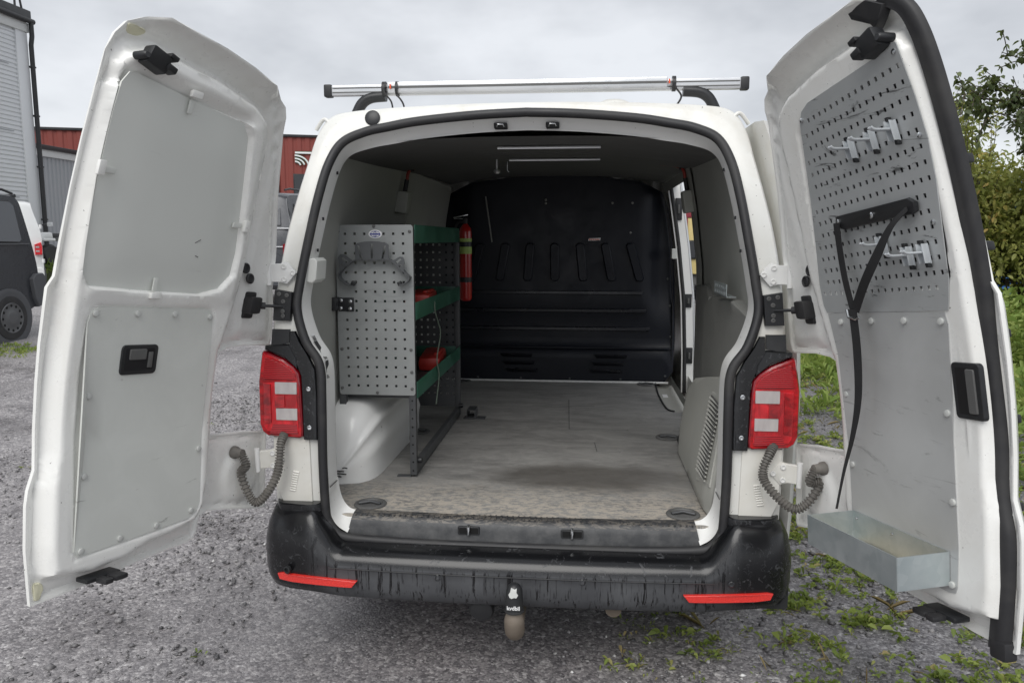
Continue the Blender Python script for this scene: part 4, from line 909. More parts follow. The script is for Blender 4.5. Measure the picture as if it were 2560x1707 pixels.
for x in (.409, .262): dlathe(1, 'bar_screw', [(.009, 0), (.009, .004), (.004, .006)], x, 1.642, .080, M['chrome'], br, 12)
ribbon('webbing', [f(.412, 1.640, .086), f(.418, 1.55, .092), f(.418, 1.47, .096), f(.408, 1.385, .098)], dxv * .026, M['strap'], STP)
ribbon('webbing', [f(.118, 1.640, .088), f(.165, 1.60, .11), f(.23, 1.53, .12), f(.31, 1.455, .118), f(.392, 1.38, .103)], None, M['strap'], STP, wfun=lambda t: dxv * (.006 + .030 * float(S(t, 0, .6))) + np.array([0, 0, .012]))
ribbon('webbing', [f(.398, 1.385, .106), f(.402, 1.26, .112), f(.42, 1.12, .116), f(.46, 1.0, .115), f(.50, .88, .12), f(.525, .762, .13)], None, M['strap'], STP, wfun=lambda t: dxv * (.030 - .024 * float(S(t, .2, .95))) + inn_ * .004)
tube('buckle', [f(.425, 1.385, .105), f(.420, 1.362, .108), f(.385, 1.356, .110), f(.372, 1.362, .108)], .0045, M['chrome'], STP, 8)
# galvanised tray at the foot of this door
TRY = empty('metal_tray', tuple(FR_(.34, .66, .14)), 'open galvanised steel tray fixed low inside the rear door', 'tray')
x0, x1, o0, o1, z0, z1 = .142, .540, .0600, .222, .656, .748
zt = lambda x, z: z - .016 * (x1 - x) / .4 + .0
fx = lambda x, o, z: FR_(x, zt(x, z), o)
for nm, c_, s_ in (('tray_back', ((x0 + x1) / 2, o0 + .001, (z0 + z1) / 2), (x1 - x0, .002, z1 - z0)), ('tray_front', ((x0 + x1) / 2, o1, (z0 + z1) / 2), (x1 - x0, .002, z1 - z0)),
                   ('tray_end', (x0 + .001, (o0 + o1) / 2, (z0 + z1) / 2), (.002, o1 - o0 - .003, z1 - z0 - .001)), ('tray_end', (x1 - .001, (o0 + o1) / 2, (z0 + z1) / 2), (.002, o1 - o0 - .003, z1 - z0 - .001)), ('tray_floor', ((x0 + x1) / 2, (o0 + o1) / 2, z0 + .001), (x1 - x0 - .005, o1 - o0 - .004, .002))):
    box(nm, c_, s_, M['galv'], TRY, 0, xf=fx)
DV = cdt([(.15, .066), (.532, .066), (.532, .218), (.15, .218)], [], .012)
solid('tray_dirt', DV, lambda x, o, h: fx(x, o, h), lambda x, z: z0 + .006 + .006 * np.sin(x * 41) * np.cos(z * 63) + .004 * np.sin(x * 140 + z * 90), const(z0 + .003), M['dust'], TRY, 60)
for x in (.52, .36, .18): lathe('tray_rivet', [(.004, 0), (.003, .003), (.001, .003)], FR_(x, zt(x, .728), .063), np.array(FR_(x, .72, .08)) - np.array(FR_(x, .72, .06)), M['chrome'], TRY, 8)

# ------------------------------------------------------------------ roof bar
RB = empty('roof_rack_bar', (0, .55, 2.2), 'aluminium roof bar with black feet across the van roof', 'roof rack')
tlt = lambda x: .0
box('load_bar', (-.002, .55, 2.267), (1.70, .032, .044), M['alu'], RB, .006)
for z in (2.258, 2.276): box('bar_groove', (-.002, .533, z), (1.69, .003, .004), M['trim_dark'], RB)
box('tube_rail', (-.025, .522, 2.271), (1.16, .020, .046), M['alu'], RB, .008)
box('rail_groove', (-.025, .5110, 2.272), (1.15, .003, .009), M['trim_dark'], RB)
for sd in (-1, 1):
    box('end_cap', (sd * .866 - .002, .55, 2.267), (.034, .042, .052), M['black_plastic'], RB, .007)
    V, F = tube_data(catmull([(sd * .755, .55, 2.150), (sd * .745, .55, 2.178), (sd * .722, .55, 2.215), (sd * .685, .55, 2.236), (sd * .62, .55, 2.242)], 6), .028, 12, flat=.8)
    mobj('foot', V, F, M['black_plastic'], RB, 50)
    lathe('clamp_band', [(.031, -.007), (.031, .007)], (sd * .60 - .02, .532, 2.268), (1, 0, 0), M['black_plastic'], RB, 16)
    box('orange_mark', (sd * .575 - .015, .508, 2.274), (.006, .004, .018), M['orange'], RB)
    tube('tie_cord', catmull([(sd * .60 - .02, .51, 2.29), (sd * .60 - .015, .505, 2.25), (sd * .60 + .01, .52, 2.215), (sd * .585, .53, 2.172)], 6), .004, M['rubber'], RB, 6)
lathe('clamp_band', [(.031, -.005), (.031, .005)], (-.565, .532, 2.268), (1, 0, 0), M['black_plastic'], RB, 16)
tube('tie_cord', catmull([(-.565, .51, 2.24), (-.55, .51, 2.225), (-.538, .515, 2.205), (-.533, .52, 2.182)], 6), .004, M['rubber'], RB, 6)

# ------------------------------------------------------------------ shelving in the van
SH = empty('shelf_unit', (-.69, 1.16, .58), 'green and grey steel shelving along the wall inside the van', 'shelf')
FP = rrect(-.855, -.512, .955, 1.704, .012)
holes = []
for r in range(17):
    for c_ in range(7):
        x = -.812 + c_ * .0428 + .0005 * r * 0; z = 1.6655 - r * .0418
        if r in (6, 7) and c_ == 0: continue
        holes.append([(x - .0052, z - .0052), (x + .0052, z - .0052), (x + .0052, z + .0052), (x - .0052, z + .0052)])
FPN = solid('front_panel', cdt(FP, holes, 0), lambda x, z, o: (x, o, z), const(.540), const(.544), M['shelf_front'], SH, 20)
for x, z in ((-.843, 1.675), (-.683, 1.698), (-.526, 1.675), (-.526, 1.478), (-.840, 1.16), (-.528, 1.16), (-.843, .985), (-.526, .985), (-.526, 1.06), (-.683, .966)):
    lathe('panel_screw', [(.007, 0), (.007, .003), (.003, .005)], (x, .5398, z), (0, -1, 0), M['trim_dark'], FPN, 10)
LG = lathe('maker_badge', [(.030, 0), (.030, .002), (.026, .0025)], (0, 0, 0), (0, -1, 0), M['white_print'], FPN, 28)
for v in LG.data.vertices: v.co = (v.co.x - .677, v.co.y + .5396, v.co.z * .62 + 1.664)
bd = tube('badge_ring', [(-.677 + .021 * math.cos(a), .5366, 1.664 + .013 * math.sin(a)) for a in np.linspace(0, 2 * math.pi, 25)[:-1]], .0012, M['blue_print'], LG, 5, closed=True)
box('badge_band', (-.677, .5366, 1.664), (.046, .001, .006), M['blue_print'], LG); box('badge_line', (-.677, .5364, 1.664), (.002, .001, .026), M['blue_print'], LG)
for dx in (-.009, .009): tube('badge_meridian', [(-.677 + dx * (1 - (k / 3) ** 2), .5366, 1.664 + k * .004) for k in (-3, -2, -1, 0, 1, 2, 3)], .0008, M['blue_print'], LG, 4)
for x, y in ((-.528, .56), (-.528, 1.765), (-.845, .56), (-.845, 1.765)):
    po = box('post', (x, y, 1.140), (.030, .030, 1.10), M['shelf_dark'], SH, .002)
    if x > -.6 and y < 1:
        for k in range(9): lathe('post_hole', [(.004, 0), (.004, .001)], (x, y - .0152, .61 + k * .04), (0, -1, 0), MB('post_void', (.004, .004, .004), .9).m, po, 8)
box('foot_plate', (-.572, .56, .583), (.065, .03, .004), M['shelf_dark'], SH, .001)
for x in (-.528,): 
    br_ = box('floor_rail', (x, 1.16, .612), (.024, 1.18, .05), M['shelf_dark'], SH, .002)
    for y in (.58, 1.74): lathe('rail_knob', [(.014, 0), (.014, .02), (.008, .024)], (x + .012, y, .65), (1, 0, 0), M['black_plastic'], br_, 14)
for i, (zb, h) in enumerate(((.935, .075), (1.288, .078), (1.625, .080))):
    tr = box('shelf_tray', (-.685, 1.163, zb + .006), (.30, 1.165, .012), M['shelf_dark'], SH, .001)
    box('front_lip', (-.512, 1.163, zb + h / 2), (.004, 1.175, h), M['shelf_green'], tr, .001)
    box('back_lip', (-.848, 1.163, zb + h / 2), (.004, 1.165, h), M['shelf_green'], tr, .001)
    box('end_lip', (-.685, 1.742, zb + h / 2), (.30, .004, h), M['shelf_green'], tr, .001)
holes = []
for r in range(21):
    for c_ in range(8):
        x = -.82 + c_ * .038; z = .72 + r * .0445
        holes.append([(x - .006, z - .006), (x + .006, z - .006), (x + .006, z + .006), (x - .006, z + .006)])
solid('end_panel', cdt([(-.845, .64), (-.545, .64), (-.545, 1.70), (-.845, 1.70)], holes, 0), lambda x, z, o: (x, o, z), const(1.760), const(1.764), M['shelf_dark'], SH, 20)
tube('cargo_strap', catmull([(-.508, .985, 1.335), (-.505, .975, 1.29), (-.505, 1.06, 1.22), (-.502, 1.09, 1.16), (-.504, 1.00, 1.045), (-.500, 1.03, .96), (-.50, .945, .83)], 7), .007, M['grey_strap'], SH, 8, flat=.4)
# black bracket that ties the shelf to the wall
BRK = box('wall_bracket', (-.814, .5365, 1.358), (.070, .004, .060), M['black_plastic'], SH, .002)
box('bracket_arm', (-.861, .52, 1.362), (.03, .05, .058), M['black_plastic'], BRK, .002)
for dx, dz in ((-.022, .018), (.020, .014), (-.024, -.016), (.018, -.018)): lathe('bracket_bolt', [(.009, 0), (.008, .004), (.002, .006)], (-.814 + dx, .5342, 1.358 + dz), (0, -1, 0), M['chrome'], BRK, 12)
# tool holder hanging on the panel
HO = empty('cable_holder', (-.68, .52, 1.50), 'dark horseshoe bracket hanging on the perforated shelf front', 'holder')
yh = .497
def slot(x, z0, z1, w, lean=0): return [(x - w, z0), (x + w, z0), (x + w + lean, z1), (x - w + lean, z1)]
P = [(-.757, 1.553), (-.757, 1.618), (-.745, 1.626), (-.715, 1.632), (-.682, 1.634), (-.650, 1.632), (-.620, 1.626), (-.609, 1.618), (-.609, 1.553)]
solid('back_plate', cdt(P, [slot(-.728, 1.556, 1.615, .005, -.014), slot(-.682, 1.556, 1.622, .005), slot(-.637, 1.556, 1.615, .005, .012)], 0), lambda x, z, o: (x, o, z), const(yh), const(yh + .004), M['holder'], HO, 20)
for P, hs in (([(-.828, 1.50), (-.832, 1.565), (-.822, 1.578), (-.806, 1.578), (-.768, 1.550), (-.78, 1.535), (-.815, 1.51)], [[(-.820, 1.560), (-.812, 1.568), (-.785, 1.545), (-.792, 1.538)], [(-.818, 1.535), (-.811, 1.541), (-.795, 1.524), (-.801, 1.519)]]),
              ([(-.545, 1.50), (-.541, 1.555), (-.548, 1.567), (-.562, 1.568), (-.597, 1.548), (-.585, 1.532), (-.558, 1.51)], [[(-.553, 1.556), (-.560, 1.561), (-.580, 1.545), (-.573, 1.538)], [(-.552, 1.532), (-.558, 1.537), (-.570, 1.526), (-.564, 1.52)]])):
    solid('side_plate', cdt(P, hs, 0), lambda x, z, o: (x, o, z), const(yh), const(yh + .004), M['holder'], HO, 20)
ribbon('horseshoe_band', [(-.772, .518, 1.444), (-.795, .518, 1.446), (-.828, .518, 1.470), (-.832, .518, 1.495), (-.805, .518, 1.525), (-.765, .518, 1.551), (-.735, .518, 1.556), (-.682, .518, 1.557), (-.625, .518, 1.556), (-.598, .518, 1.549), (-.562, .518, 1.520), (-.540, .518, 1.497), (-.522, .518, 1.478), (-.535, .518, 1.458), (-.566, .518, 1.446)], np.array([0, .044, 0]), M['holder'], HO, .004)
for x in (-.773, -.567): box('end_clip', (x, .516, 1.452), (.016, .03, .018), M['black_plastic'], HO, .003, rot=(0, R(25 if x < -.7 else -25), 0))
# red cases on the shelves
def case(name, c, s, lab):
    o = empty(name, (c[0], c[1], c[2] - s[2] / 2), lab, 'case'); bmc = box('case_body', c, s, M['case_red'], o, min(s) * .35, rot=(0, 0, R(6)))
    box('case_handle', (c[0] + s[0] * .3, c[1], c[2] + s[2] * .52), (.02, s[1] * .5, .016), M['case_red'], bmc, .005); return o
case('red_case', (-.60, 1.10, 1.340), (.13, .40, .08), 'red plastic case lying on the upper green shelf tray')
case('red_case', (-.61, 1.42, .985), (.12, .42, .075), 'red plastic case lying on the lower green shelf tray')
# fire extinguisher
EX = empty('fire_extinguisher', (-.58, 2.42, 1.23), 'red fire extinguisher behind the shelving against the black bulkhead', 'extinguisher')
ec = (-.578, 2.42); er = .041
lathe('cylinder', [(.028, 1.228), (.036, 1.234), (er, 1.25), (er, 1.69), (.037, 1.715), (.022, 1.735), (.015, 1.745)], (ec[0], ec[1], 0), (0, 0, 1), M['ext_red'], EX, 28)
for z0_, z1_, mt in ((1.625, 1.648, 'label_green'), (1.545, 1.592, 'label_green'), (1.592, 1.625, 'black_plastic'), (1.355, 1.388, 'black_plastic')):
    lathe('band', [(er + .0015, z0_), (er + .0015, z1_)], (ec[0], ec[1], 0), (0, 0, 1), M[mt], EX, 28)
box('valve', (ec[0], ec[1], 1.765), (.03, .03, .04), M['black_plastic'], EX, .004); box('lever', (ec[0] - .03, ec[1], 1.795), (.10, .02, .008), M['chrome'], EX, .002, rot=(0, R(-12), 0)); box('lever', (ec[0] - .03, ec[1], 1.778), (.09, .02, .006), M['chrome'], EX, .002)
tube('hose', catmull([(ec[0] + .01, ec[1], 1.76), (ec[0] - .05, ec[1], 1.75), (ec[0] - .07, ec[1], 1.68), (ec[0] - .065, ec[1], 1.5), (ec[0] - .06, ec[1], 1.42)], 6), .008, M['rubber'], EX, 8)
box('wall_mount', (ec[0], ec[1] + .06, 1.5), (.05, .06, .3), M['black_plastic'], EX, .004)
# square steel tube on the floor, perforated bracket on the ledge
SQ = empty('steel_socket', (-.44, 1.72, .58), 'short square steel tube socket lying on the van floor', 'steel tube')
for nm, c_, s_ in (('tube_wall', (-.462, 1.74, .610), (.003, .12, .05)), ('tube_wall', (-.415, 1.74, .610), (.003, .12, .05)), ('tube_wall', (-.4385, 1.74, .6345), (.0435, .12, .003)), ('tube_wall', (-.4385, 1.74, .5875), (.0435, .12, .003))): box(nm, c_, s_, M['shelf_dark'], SQ)
box('base_plate', (-.42, 1.72, .583), (.13, .07, .004), M['shelf_dark'], SQ, .001)
LB_ = empty('perforated_bracket', (.80, .55, 1.41), 'perforated galvanised bracket lying on the ledge of the side wall', 'bracket')
hs = [[(.42 + k * .045, z - .006), (.432 + k * .045, z - .006), (.432 + k * .045, z + .006), (.42 + k * .045, z + .006)] for k in range(6) for z in (1.425, 1.448)]
solid('bracket_plate', cdt([(.40, 1.41), (.70, 1.41), (.70, 1.462), (.40, 1.462)], hs, 0), lambda u, v, o: (.795 + o, u, v), const(0), const(.003), M['galv'], LB_, 20)
box('bracket_foot', (.815, .55, 1.411), (.04, .3, .003), M['galv'], LB_)

# ------------------------------------------------------------------ background: buildings
def corr(name, col, axis, pitch, depth=.5, rough=.5, metal=.2):
    b = MB(name, col, rough, metal); wv = b.nt.nodes.new('ShaderNodeTexWave'); wv.bands_direction = axis; wv.inputs['Scale'].default_value = 1 / pitch * .314 * 1.0
    b.lk(b.tc.outputs['Object'], wv.inputs['Vector']); n = b.noise(.9, 4)
    b.set('Base Color', b.mix(b.ramp(n, [(.35, 0.), (.7, .25)]), col, tuple(c * .75 for c in col))); b.bump(wv.outputs[0], depth, .03); return b.m
def ribs_wall(name, p0, p1, z0, z1, pitch, depth, mat, parent, vertical=True):
    """profiled sheet wall from p0 to p1 (plan) between z0 and z1"""
    p0 = np.array(p0, float); p1 = np.array(p1, float); L = np.linalg.norm(p1 - p0); t = (p1 - p0) / L; n = np.array([t[1], -t[0]]); V = []; F = []
    if vertical:
        k = 0; s = 0.; prof = []
        while s < L:
            for ds, d in ((0, 0), (.25, 0), (.4, depth), (.85, depth)):
                if s + ds * pitch <= L: prof.append((s + ds * pitch, d))
            s += pitch
        for u, d in prof:
            q = p0 + t * u + n * d; V += [(q[0], q[1], z0), (q[0], q[1], z1)]
        F = [(2 * i, 2 * i + 2, 2 * i + 3, 2 * i + 1) for i in range(len(prof) - 1)]
    else:
        prof = []; z = z0
        while z < z1:
            for dz, d in ((0, 0), (.3, 0), (.45, depth), (.85, depth)):
                if z + dz * pitch <= z1: prof.append((z + dz * pitch, d))
            z += pitch
        for zz, d in prof:
            for p in (p0, p1): q = p + n * d; V.append((q[0], q[1], zz))
        F = [(2 * i, 2 * i + 1, 2 * i + 3, 2 * i + 2) for i in range(len(prof) - 1)]
    return mobj(name, V, F, mat, parent)
M['clad_pale'] = scuffed('pale_grey_cladding', (.66, .675, .69), .45, .1, (.70, .715, .73), (.58, .60, .62), .3, 0)
M['clad_grey'] = scuffed('grey_cladding', (.36, .375, .39), .5, .1, (.40, .415, .43), (.30, .31, .33), .3, 0)
M['clad_red'] = scuffed('red_cladding', (.215, .045, .034), .6, 0, (.25, .06, .045), (.16, .033, .026), .4, 0)
M['white_trim'] = scuffed('white_metal_trim', (.60, .61, .60), .5, 0, None, None, .2, 0)
M['glass_dark'] = MB('dark_glass', (.015, .018, .022), .08, 0, .5).m
TBd = empty('pale_hall', (-24, 14, 0), 'tall pale grey metal hall at the far left edge', 'building')
X0 = -20.9
ribs_wall('wall', (X0, -4), (X0, 24.95), 0, 9.55, .16, .035, M['clad_pale'], TBd, False)
box('corner_panel', (X0 + .03, 25.25, 4.75), (.10, .60, 9.5), M['clad_pale'], TBd, .01)
for z in (8.0, 5.6, 3.2): box('panel_joint', (X0 + .05, 10, z), (.02, 29, .03), M['clad_grey'], TBd)
box('gable_wall', (-27, 25.50, 4.7), (12.1, .1, 9.4), M['clad_pale'], TBd)
box('eaves_trim', (X0 + .06, 10.7, 9.50), (.14, 29.8, .34), M['white_trim'], TBd, .01)
box('roof', (-27, 10.7, 9.93), (12.6, 30.0, .42), M['black_plastic'], TBd, .04)
gt = tube('gutter', [(X0 + .22, -4, 9.75), (X0 + .22, 25.75, 9.75)], .10, M['black_plastic'], TBd, 10)
dp = tube('downpipe', [(X0 + .22, 25.62, 9.72), (X0 + .22, 25.62, 9.2), (X0 + .16, 25.62, 8.9), (X0 + .16, 25.62, .3)], .085, M['black_plastic'], TBd, 12)
for z in (8.1, 6.3, 4.4, 2.4): box('pipe_clip', (X0 + .12, 25.62, z), (.2, .22, .06), M['black_plastic'], dp)
tube('roof_bracket', [(X0 + .1, 25.0, 10.1), (X0 + .1, 25.0, 10.5), (X0 + .1, 25.25, 10.55), (X0 + .1, 25.35, 10.1)], .04, M['black_plastic'], TBd, 8)
LBd = empty('grey_shed', (-30, 32, .4), 'low grey corrugated shed with white eaves beyond the parked vans', 'building')
ribs_wall('wall', (-27.0, 27), (-27.0, 40), .3, 5.85, .30, .05, M['clad_grey'], LBd)
ribs_wall('end_wall', (-27, 40.02), (-36, 40.02), .3, 5.85, .30, .05, M['clad_grey'], LBd)
box('eaves', (-26.93, 33.5, 5.92), (.20, 13.3, .34), M['white_trim'], LBd, .01); box('roof', (-31.4, 33.5, 6.20), (9.4, 13.4, .22), M['black_plastic'], LBd, .02); box('base_strip', (-26.92, 33.5, .45), (.1, 13, .3), M['clad_pale'], LBd)
RBd = empty('red_hall', (-24, 46.5, .4), 'red ribbed metal hall with a white curved emblem far behind the van', 'building')
a0 = np.array((-40., 40.7)); a1 = np.array((-8., 51.8)); tt = (a1 - a0) / np.linalg.norm(a1 - a0); nn = np.array([tt[1], -tt[0]])
ribs_wall('wall', a0, a1, 4.25, 8.35, .55, .05, M['clad_red'], RBd); ribs_wall('lower_wall', a0 + nn * -.05, a1 + nn * -.05, .3, 4.25, 1.2, .03, M['white_trim'], RBd)
ang = math.atan2(tt[1], tt[0]); cen = (a0 + a1) / 2
box('roof_edge', (cen[0], cen[1], 8.42), (34, .3, .16), M['black_plastic'], RBd, .01, rot=(0, 0, ang)); q = cen - nn * 6; box('roof', (q[0], q[1], 8.44), (34, 12, .1), M['clad_grey'], RBd, 0, rot=(0, 0, ang))
def onred(X, z, d=.09):
    s = (X - a0[0]) / tt[0]; q = a0 + tt * s + nn * d; return (q[0], q[1], z)
for X in (-20.7, -18.75, -16.8, -14.8, -22.7):
    w_ = box('window', onred(X, 5.2), (1.15, .10, 1.5), M['black_plastic'], RBd, .01, rot=(0, 0, ang)); box('pane', onred(X, 5.2, .15), (1.0, .04, 1.35), M['glass_dark'], w_, 0, rot=(0, 0, ang))
# emblem: three curved white bars with green edge
M['green_paint'] = MB('green_paint', (.02, .14, .06), .5).m
for k, r_ in enumerate((.66, .46, .27)):
    for mt, ww, dd in (('green_paint', .085, .10), ('white_print', .055, .14)):
        tube('emblem_bar', [onred(-19.16 + r_ * 1.25 * math.sin(a), 6.48 + r_ * math.cos(a), dd) for a in np.linspace(0, 1.4, 9)], ww, M[mt], RBd, 6)
for mt, ww, dd in (('green_paint', .17, .10), ('white_print', .11, .13)): box('emblem_top', onred(-18.1, 7.33, dd), (2.2, .05, ww), M[mt], RBd, 0, rot=(0, 0, ang))

# ------------------------------------------------------------------ background: vehicles
M['van_black'] = scuffed('dark_van_paint', (.050, .053, .060), .28, .2, (.066, .070, .078), (.035, .036, .04), .4, 0)
M['van_plastic'] = MB('grey_bumper_plastic', (.085, .088, .095), .6).m
M['tint'] = MB('tinted_glass', (.060, .065, .075), .12, 0, .6).m
M['rim'] = MB('steel_rim', (.12, .122, .126), .5, .3).m
M['cab_white'] = paint('second_van_white', (.74, .75, .74), amt=.2, specks=False)
def bg_van(name, loc, rz, prof, hw, mat, label, windows, wheels, extra=None, group=None, roofw=.80):
    """local x forward, y across, z up from the ground"""
    t = empty(name, loc, label, 'van', group); Mx = Matrix.Translation(loc) @ Matrix.Rotation(rz, 4, 'Z')
    L = lambda x, y, z: tuple(Mx @ Vector((x, y, z)))
    zmax = max(p[1] for p in prof); hwz = lambda z: hw * (1 - (1 - roofw) * float(S(z, zmax * .55, zmax * 1.02)) ** 1.1 - .05 * float(S(z, .55, .3)))
    pf = catmull(prof, 3, True); n = len(pf); secs = (-1, -.97, -.86, -.5, 0, .5, .86, .97, 1); V = []; F = []
    c = pf.mean(0)
    for s in secs:
        k = 1 - .035 * float(S(abs(s), .8, 1.0)) - .008 * abs(s) ** 2
        for x, z in pf: V.append(L(c[0] + (x - c[0]) * k, s * hwz(z), c[1] + (z - c[1]) * k))
    for j in range(len(secs) - 1):
        for i in range(n): F.append((j * n + i, j * n + (i + 1) % n, (j + 1) * n + (i + 1) % n, (j + 1) * n + i))
    F.append(list(range(n))[::-1]); F.append([(len(secs) - 1) * n + i for i in range(n)])
    mobj('body', V, F, mat, t, 45)
    for poly, side in windows:
        w_ = prism('side_window', [(x, z) for x, z in poly], lambda u, v, w: L(u, side * (hwz(v) + w), v), .012, -.03, M['black_plastic'], t, .008)
        prism('pane', [(x, z) for x, z in inset(poly, .022)], lambda u, v, w: L(u, side * (hwz(v) + w), v), .016, 0, M['tint'], w_, .004)
    for wx, r in wheels:
        for side in (-1, 1):
            ax = Mx.to_3x3() @ Vector((0, side, 0)); c0 = Vector(L(wx, side * (hw - .20), r))
            well = lathe('wheel_arch', [(r + .10, 0), (r + .10, .215), (r + .06, .222), (r + .03, .215)], c0, ax, M['van_plastic'], t, 32)
            w_ = lathe('wheel', [(r * .6, .0), (r * .9, 0), (r, .03), (r, .19), (r * .95, .222), (r * .70, .232), (r * .66, .226)], c0, ax, M['rubber'], t, 36)
            rm = lathe('rim', [(r * .68, .2275), (r * .65, .240), (r * .60, .230), (r * .40, .229), (r * .30, .246), (r * .22, .250), (.01, .250)], c0, ax, M['rim'], w_, 28)
            if True:
                up_ = Vector((0, 0, 1)); rt = ax.cross(up_)
                for q in range(12):
                    a = q * math.pi / 6; cc = c0 + ax * .2285 + (up_ * math.sin(a) + rt * math.cos(a)) * r * .55
                    lathe('rim_hole', [(.022, 0), (.022, .003), (.01, .0035)], cc, ax, MB('rim_void', (.004, .004, .004), .9).m, w_, 8)
    if extra: extra(t, L, hwz)
    return t
def blackx(t, L, hwz):
    prism('rear_bumper', [(-.03, .50), (-.06, .60), (-.05, .93), (.0, .985), (.16, .98), (.24, .90), (.20, .60), (.14, .46)], lambda u, v, w: L(u, w, v), -.97, .97, M['van_plastic'], t, .03)
    tube('roof_rail', [L(.30, -.78, 2.20), L(.5, -.78, 2.25), L(2.3, -.78, 2.26), L(2.5, -.78, 2.20)], .02, M['black_plastic'], t, 8)
    tube('spoiler', [L(.04, -.62, 2.18), L(.04, .62, 2.18)], .03, M['black_plastic'], t, 8); prism('fuel_flap', rrect(.95, 1.15, 1.0, 1.2, .03), lambda u, v, w: L(u, -hwz(v) + w, v), -.004, .02, M['van_black'], t, .004)
    tube('window_trim', [L(.22, -hwz(1.44) - .012, 1.44), L(2.1, -hwz(1.44) - .012, 1.43)], .012, M['van_plastic'], t, 6)
    lathe('plug', [(.03, 0), (.03, .01)], L(.15, -.93, .75), (0, -1, 0), M['black_plastic'], t, 12)
prof_b = [(.02, .50), (-.01, .75), (.0, 1.05), (.05, 1.30), (.10, 1.55), (.19, 2.0), (.26, 2.14), (.45, 2.20), (1.5, 2.21), (2.5, 2.18), (2.9, 2.06), (3.6, 1.36), (4.2, 1.18), (4.5, .95), (4.55, .5), (4.4, .32), (3.2, .30), (1.5, .30), (.4, .34)]
def mkvan_black():
    wins = [([(.36, 1.50), (.42, 2.02), (.50, 2.08), (1.35, 2.08), (1.35, 1.48), (.42, 1.46)], 1), ([(1.45, 1.48), (1.45, 2.07), (2.35, 2.06), (2.5, 1.48)], 1)]
    return bg_van('black_van', (-9.28, 8.68, ground_z(8.3)), R(-90), prof_b, .93, M['van_black'], 'black van with steel wheels parked at the left edge', wins, ((.73, .34), (3.5, .34)), lambda t, L, hwz: blackx(t, lambda x, y, z: L(x, -y, z), hwz), roofw=.93)
mkvan_black()
def whitex(t, L, hwz):
    for s in (-1, 1):
        prism('tail_lamp', [(s * .80, .93), (s * .955, .93), (s * .965, 1.14), (s * .945, 1.25), (s * .80, 1.19)], lambda u, v, w: L(w, -u, v), -.03, .15, M['lamp_bright'], t, .02)
        for z in (1.02, 1.12): prism('clear_segment', rrect(min(s * .82, s * .90), max(s * .82, s * .90), z - .018, z + .022, .005), lambda u, v, w: L(w, -u, v), -.036, -.02, M['lamp_clear'], t, .003)
        box('door_hinge', L(.05, -s * .955, 1.62), (.05, .05, .10), M['cab_white'], t, .01); box('door_hinge', L(.0, -s * .965, .78), (.05, .05, .10), M['cab_white'], t, .01)
    prism('rear_bumper', rrect(-.97, .97, .34, .62, .08), lambda u, v, w: L(w, -u, v), -.08, .4, M['cab_white'], t, .03)
prof_w = [(.02, .42), (.0, .60), (.0, 1.0), (.04, 1.3), (.12, 1.65), (.24, 2.10), (.34, 2.21), (.7, 2.26), (2.0, 2.30), (3.3, 2.25), (3.8, 2.05), (4.4, 1.35), (5.0, 1.15), (5.2, .8), (5.15, .4), (4.0, .36), (2.0, .36), (.5, .36)]
bg_van('white_parked_van', (-13.93, 14.62, ground_z(14.9)), R(127), prof_w, .965, M['cab_white'], 'white van with red tail lamp partly hidden behind the black van', [], ((1.1, .34), (4.2, .34)), whitex)
def darkx(t, L, hwz):
    for z in (1.60, 1.24): box('bright_trim', L(-.02 + .27 * max(0, (z - 1) / 1.1) ** 1.6, 0, z), (1.8, .04, .022), M['alu'], t, .005)
    prism('rear_window', [(-.72, 1.66), (.72, 1.66), (.66, 2.14), (-.66, 2.14)], lambda u, v, w: L(w + .27 * max(0, (v - 1.0) / 1.1) ** 1.6, -u, v), -.02, .03, M['van_black'], t, .01)
    box('door_mirror', L(.4, -.93, 1.95), (.12, .14, .14), M['black_plastic'], t, .02); tube('roof_rail', [L(.35, -.72, 2.36), L(.6, -.72, 2.40), L(2.5, -.72, 2.40)], .02, M['black_plastic'], t, 8)
    for s in (-1, 1): prism('tail_lamp', rrect(min(s * .80, s * .93), max(s * .80, s * .93), .95, 1.3, .03), lambda u, v, w: L(w, -u, v), -.03, .1, M['lamp_dark'], t, .01)
prof_d = [(x, z * 1.03) for x, z in prof_w]
bg_van('dark_people_carrier', (-6.50, 12.0, ground_z(12.2)), R(88), prof_d, .93, M['van_black'], 'dark van glimpsed between the left rear door and the white van', [([(.5, 1.5), (.62, 2.1), (1.9, 2.14), (1.9, 1.5)], -1)], ((1.1, .34), (4.2, .34)), darkx)
# quad bike on the grass bank
QB = empty('quad_bike', (-15.3, 18.3, .93), 'white quad bike parked in front of the grey shed', 'quad bike')
qx, qy, qz = -15.3, 18.3, .93
for dx in (-.42, .42):
    for dy in (-.6, .6):
        w_ = lathe('wheel', [(.12, -.11), (.24, -.12), (.28, -.07), (.28, .07), (.24, .12), (.12, .11)], (qx + dx, qy + dy, qz + .28), (1, 0, 0), M['rubber'], QB, 20)
        lathe('hub', [(.13, -.08), (.13, .08)], (qx + dx, qy + dy, qz + .28), (1, 0, 0), M['rim'], w_, 14)
box('frame', (qx, qy, qz + .40), (.40, 1.3, .18), M['black_plastic'], QB, .04); box('seat', (qx, qy + .22, qz + .82), (.34, .75, .14), M['black_plastic'], QB, .05)
for dy in (-.60, .62): box('mudguard', (qx, qy + dy, qz + .70), (1.05, .50, .08), M['cab_white'], QB, .035)
box('tank', (qx, qy - .22, qz + .80), (.36, .5, .22), M['cab_white'], QB, .07); box('nose', (qx, qy - .80, qz + .78), (.42, .22, .26), M['cab_white'], QB, .07)
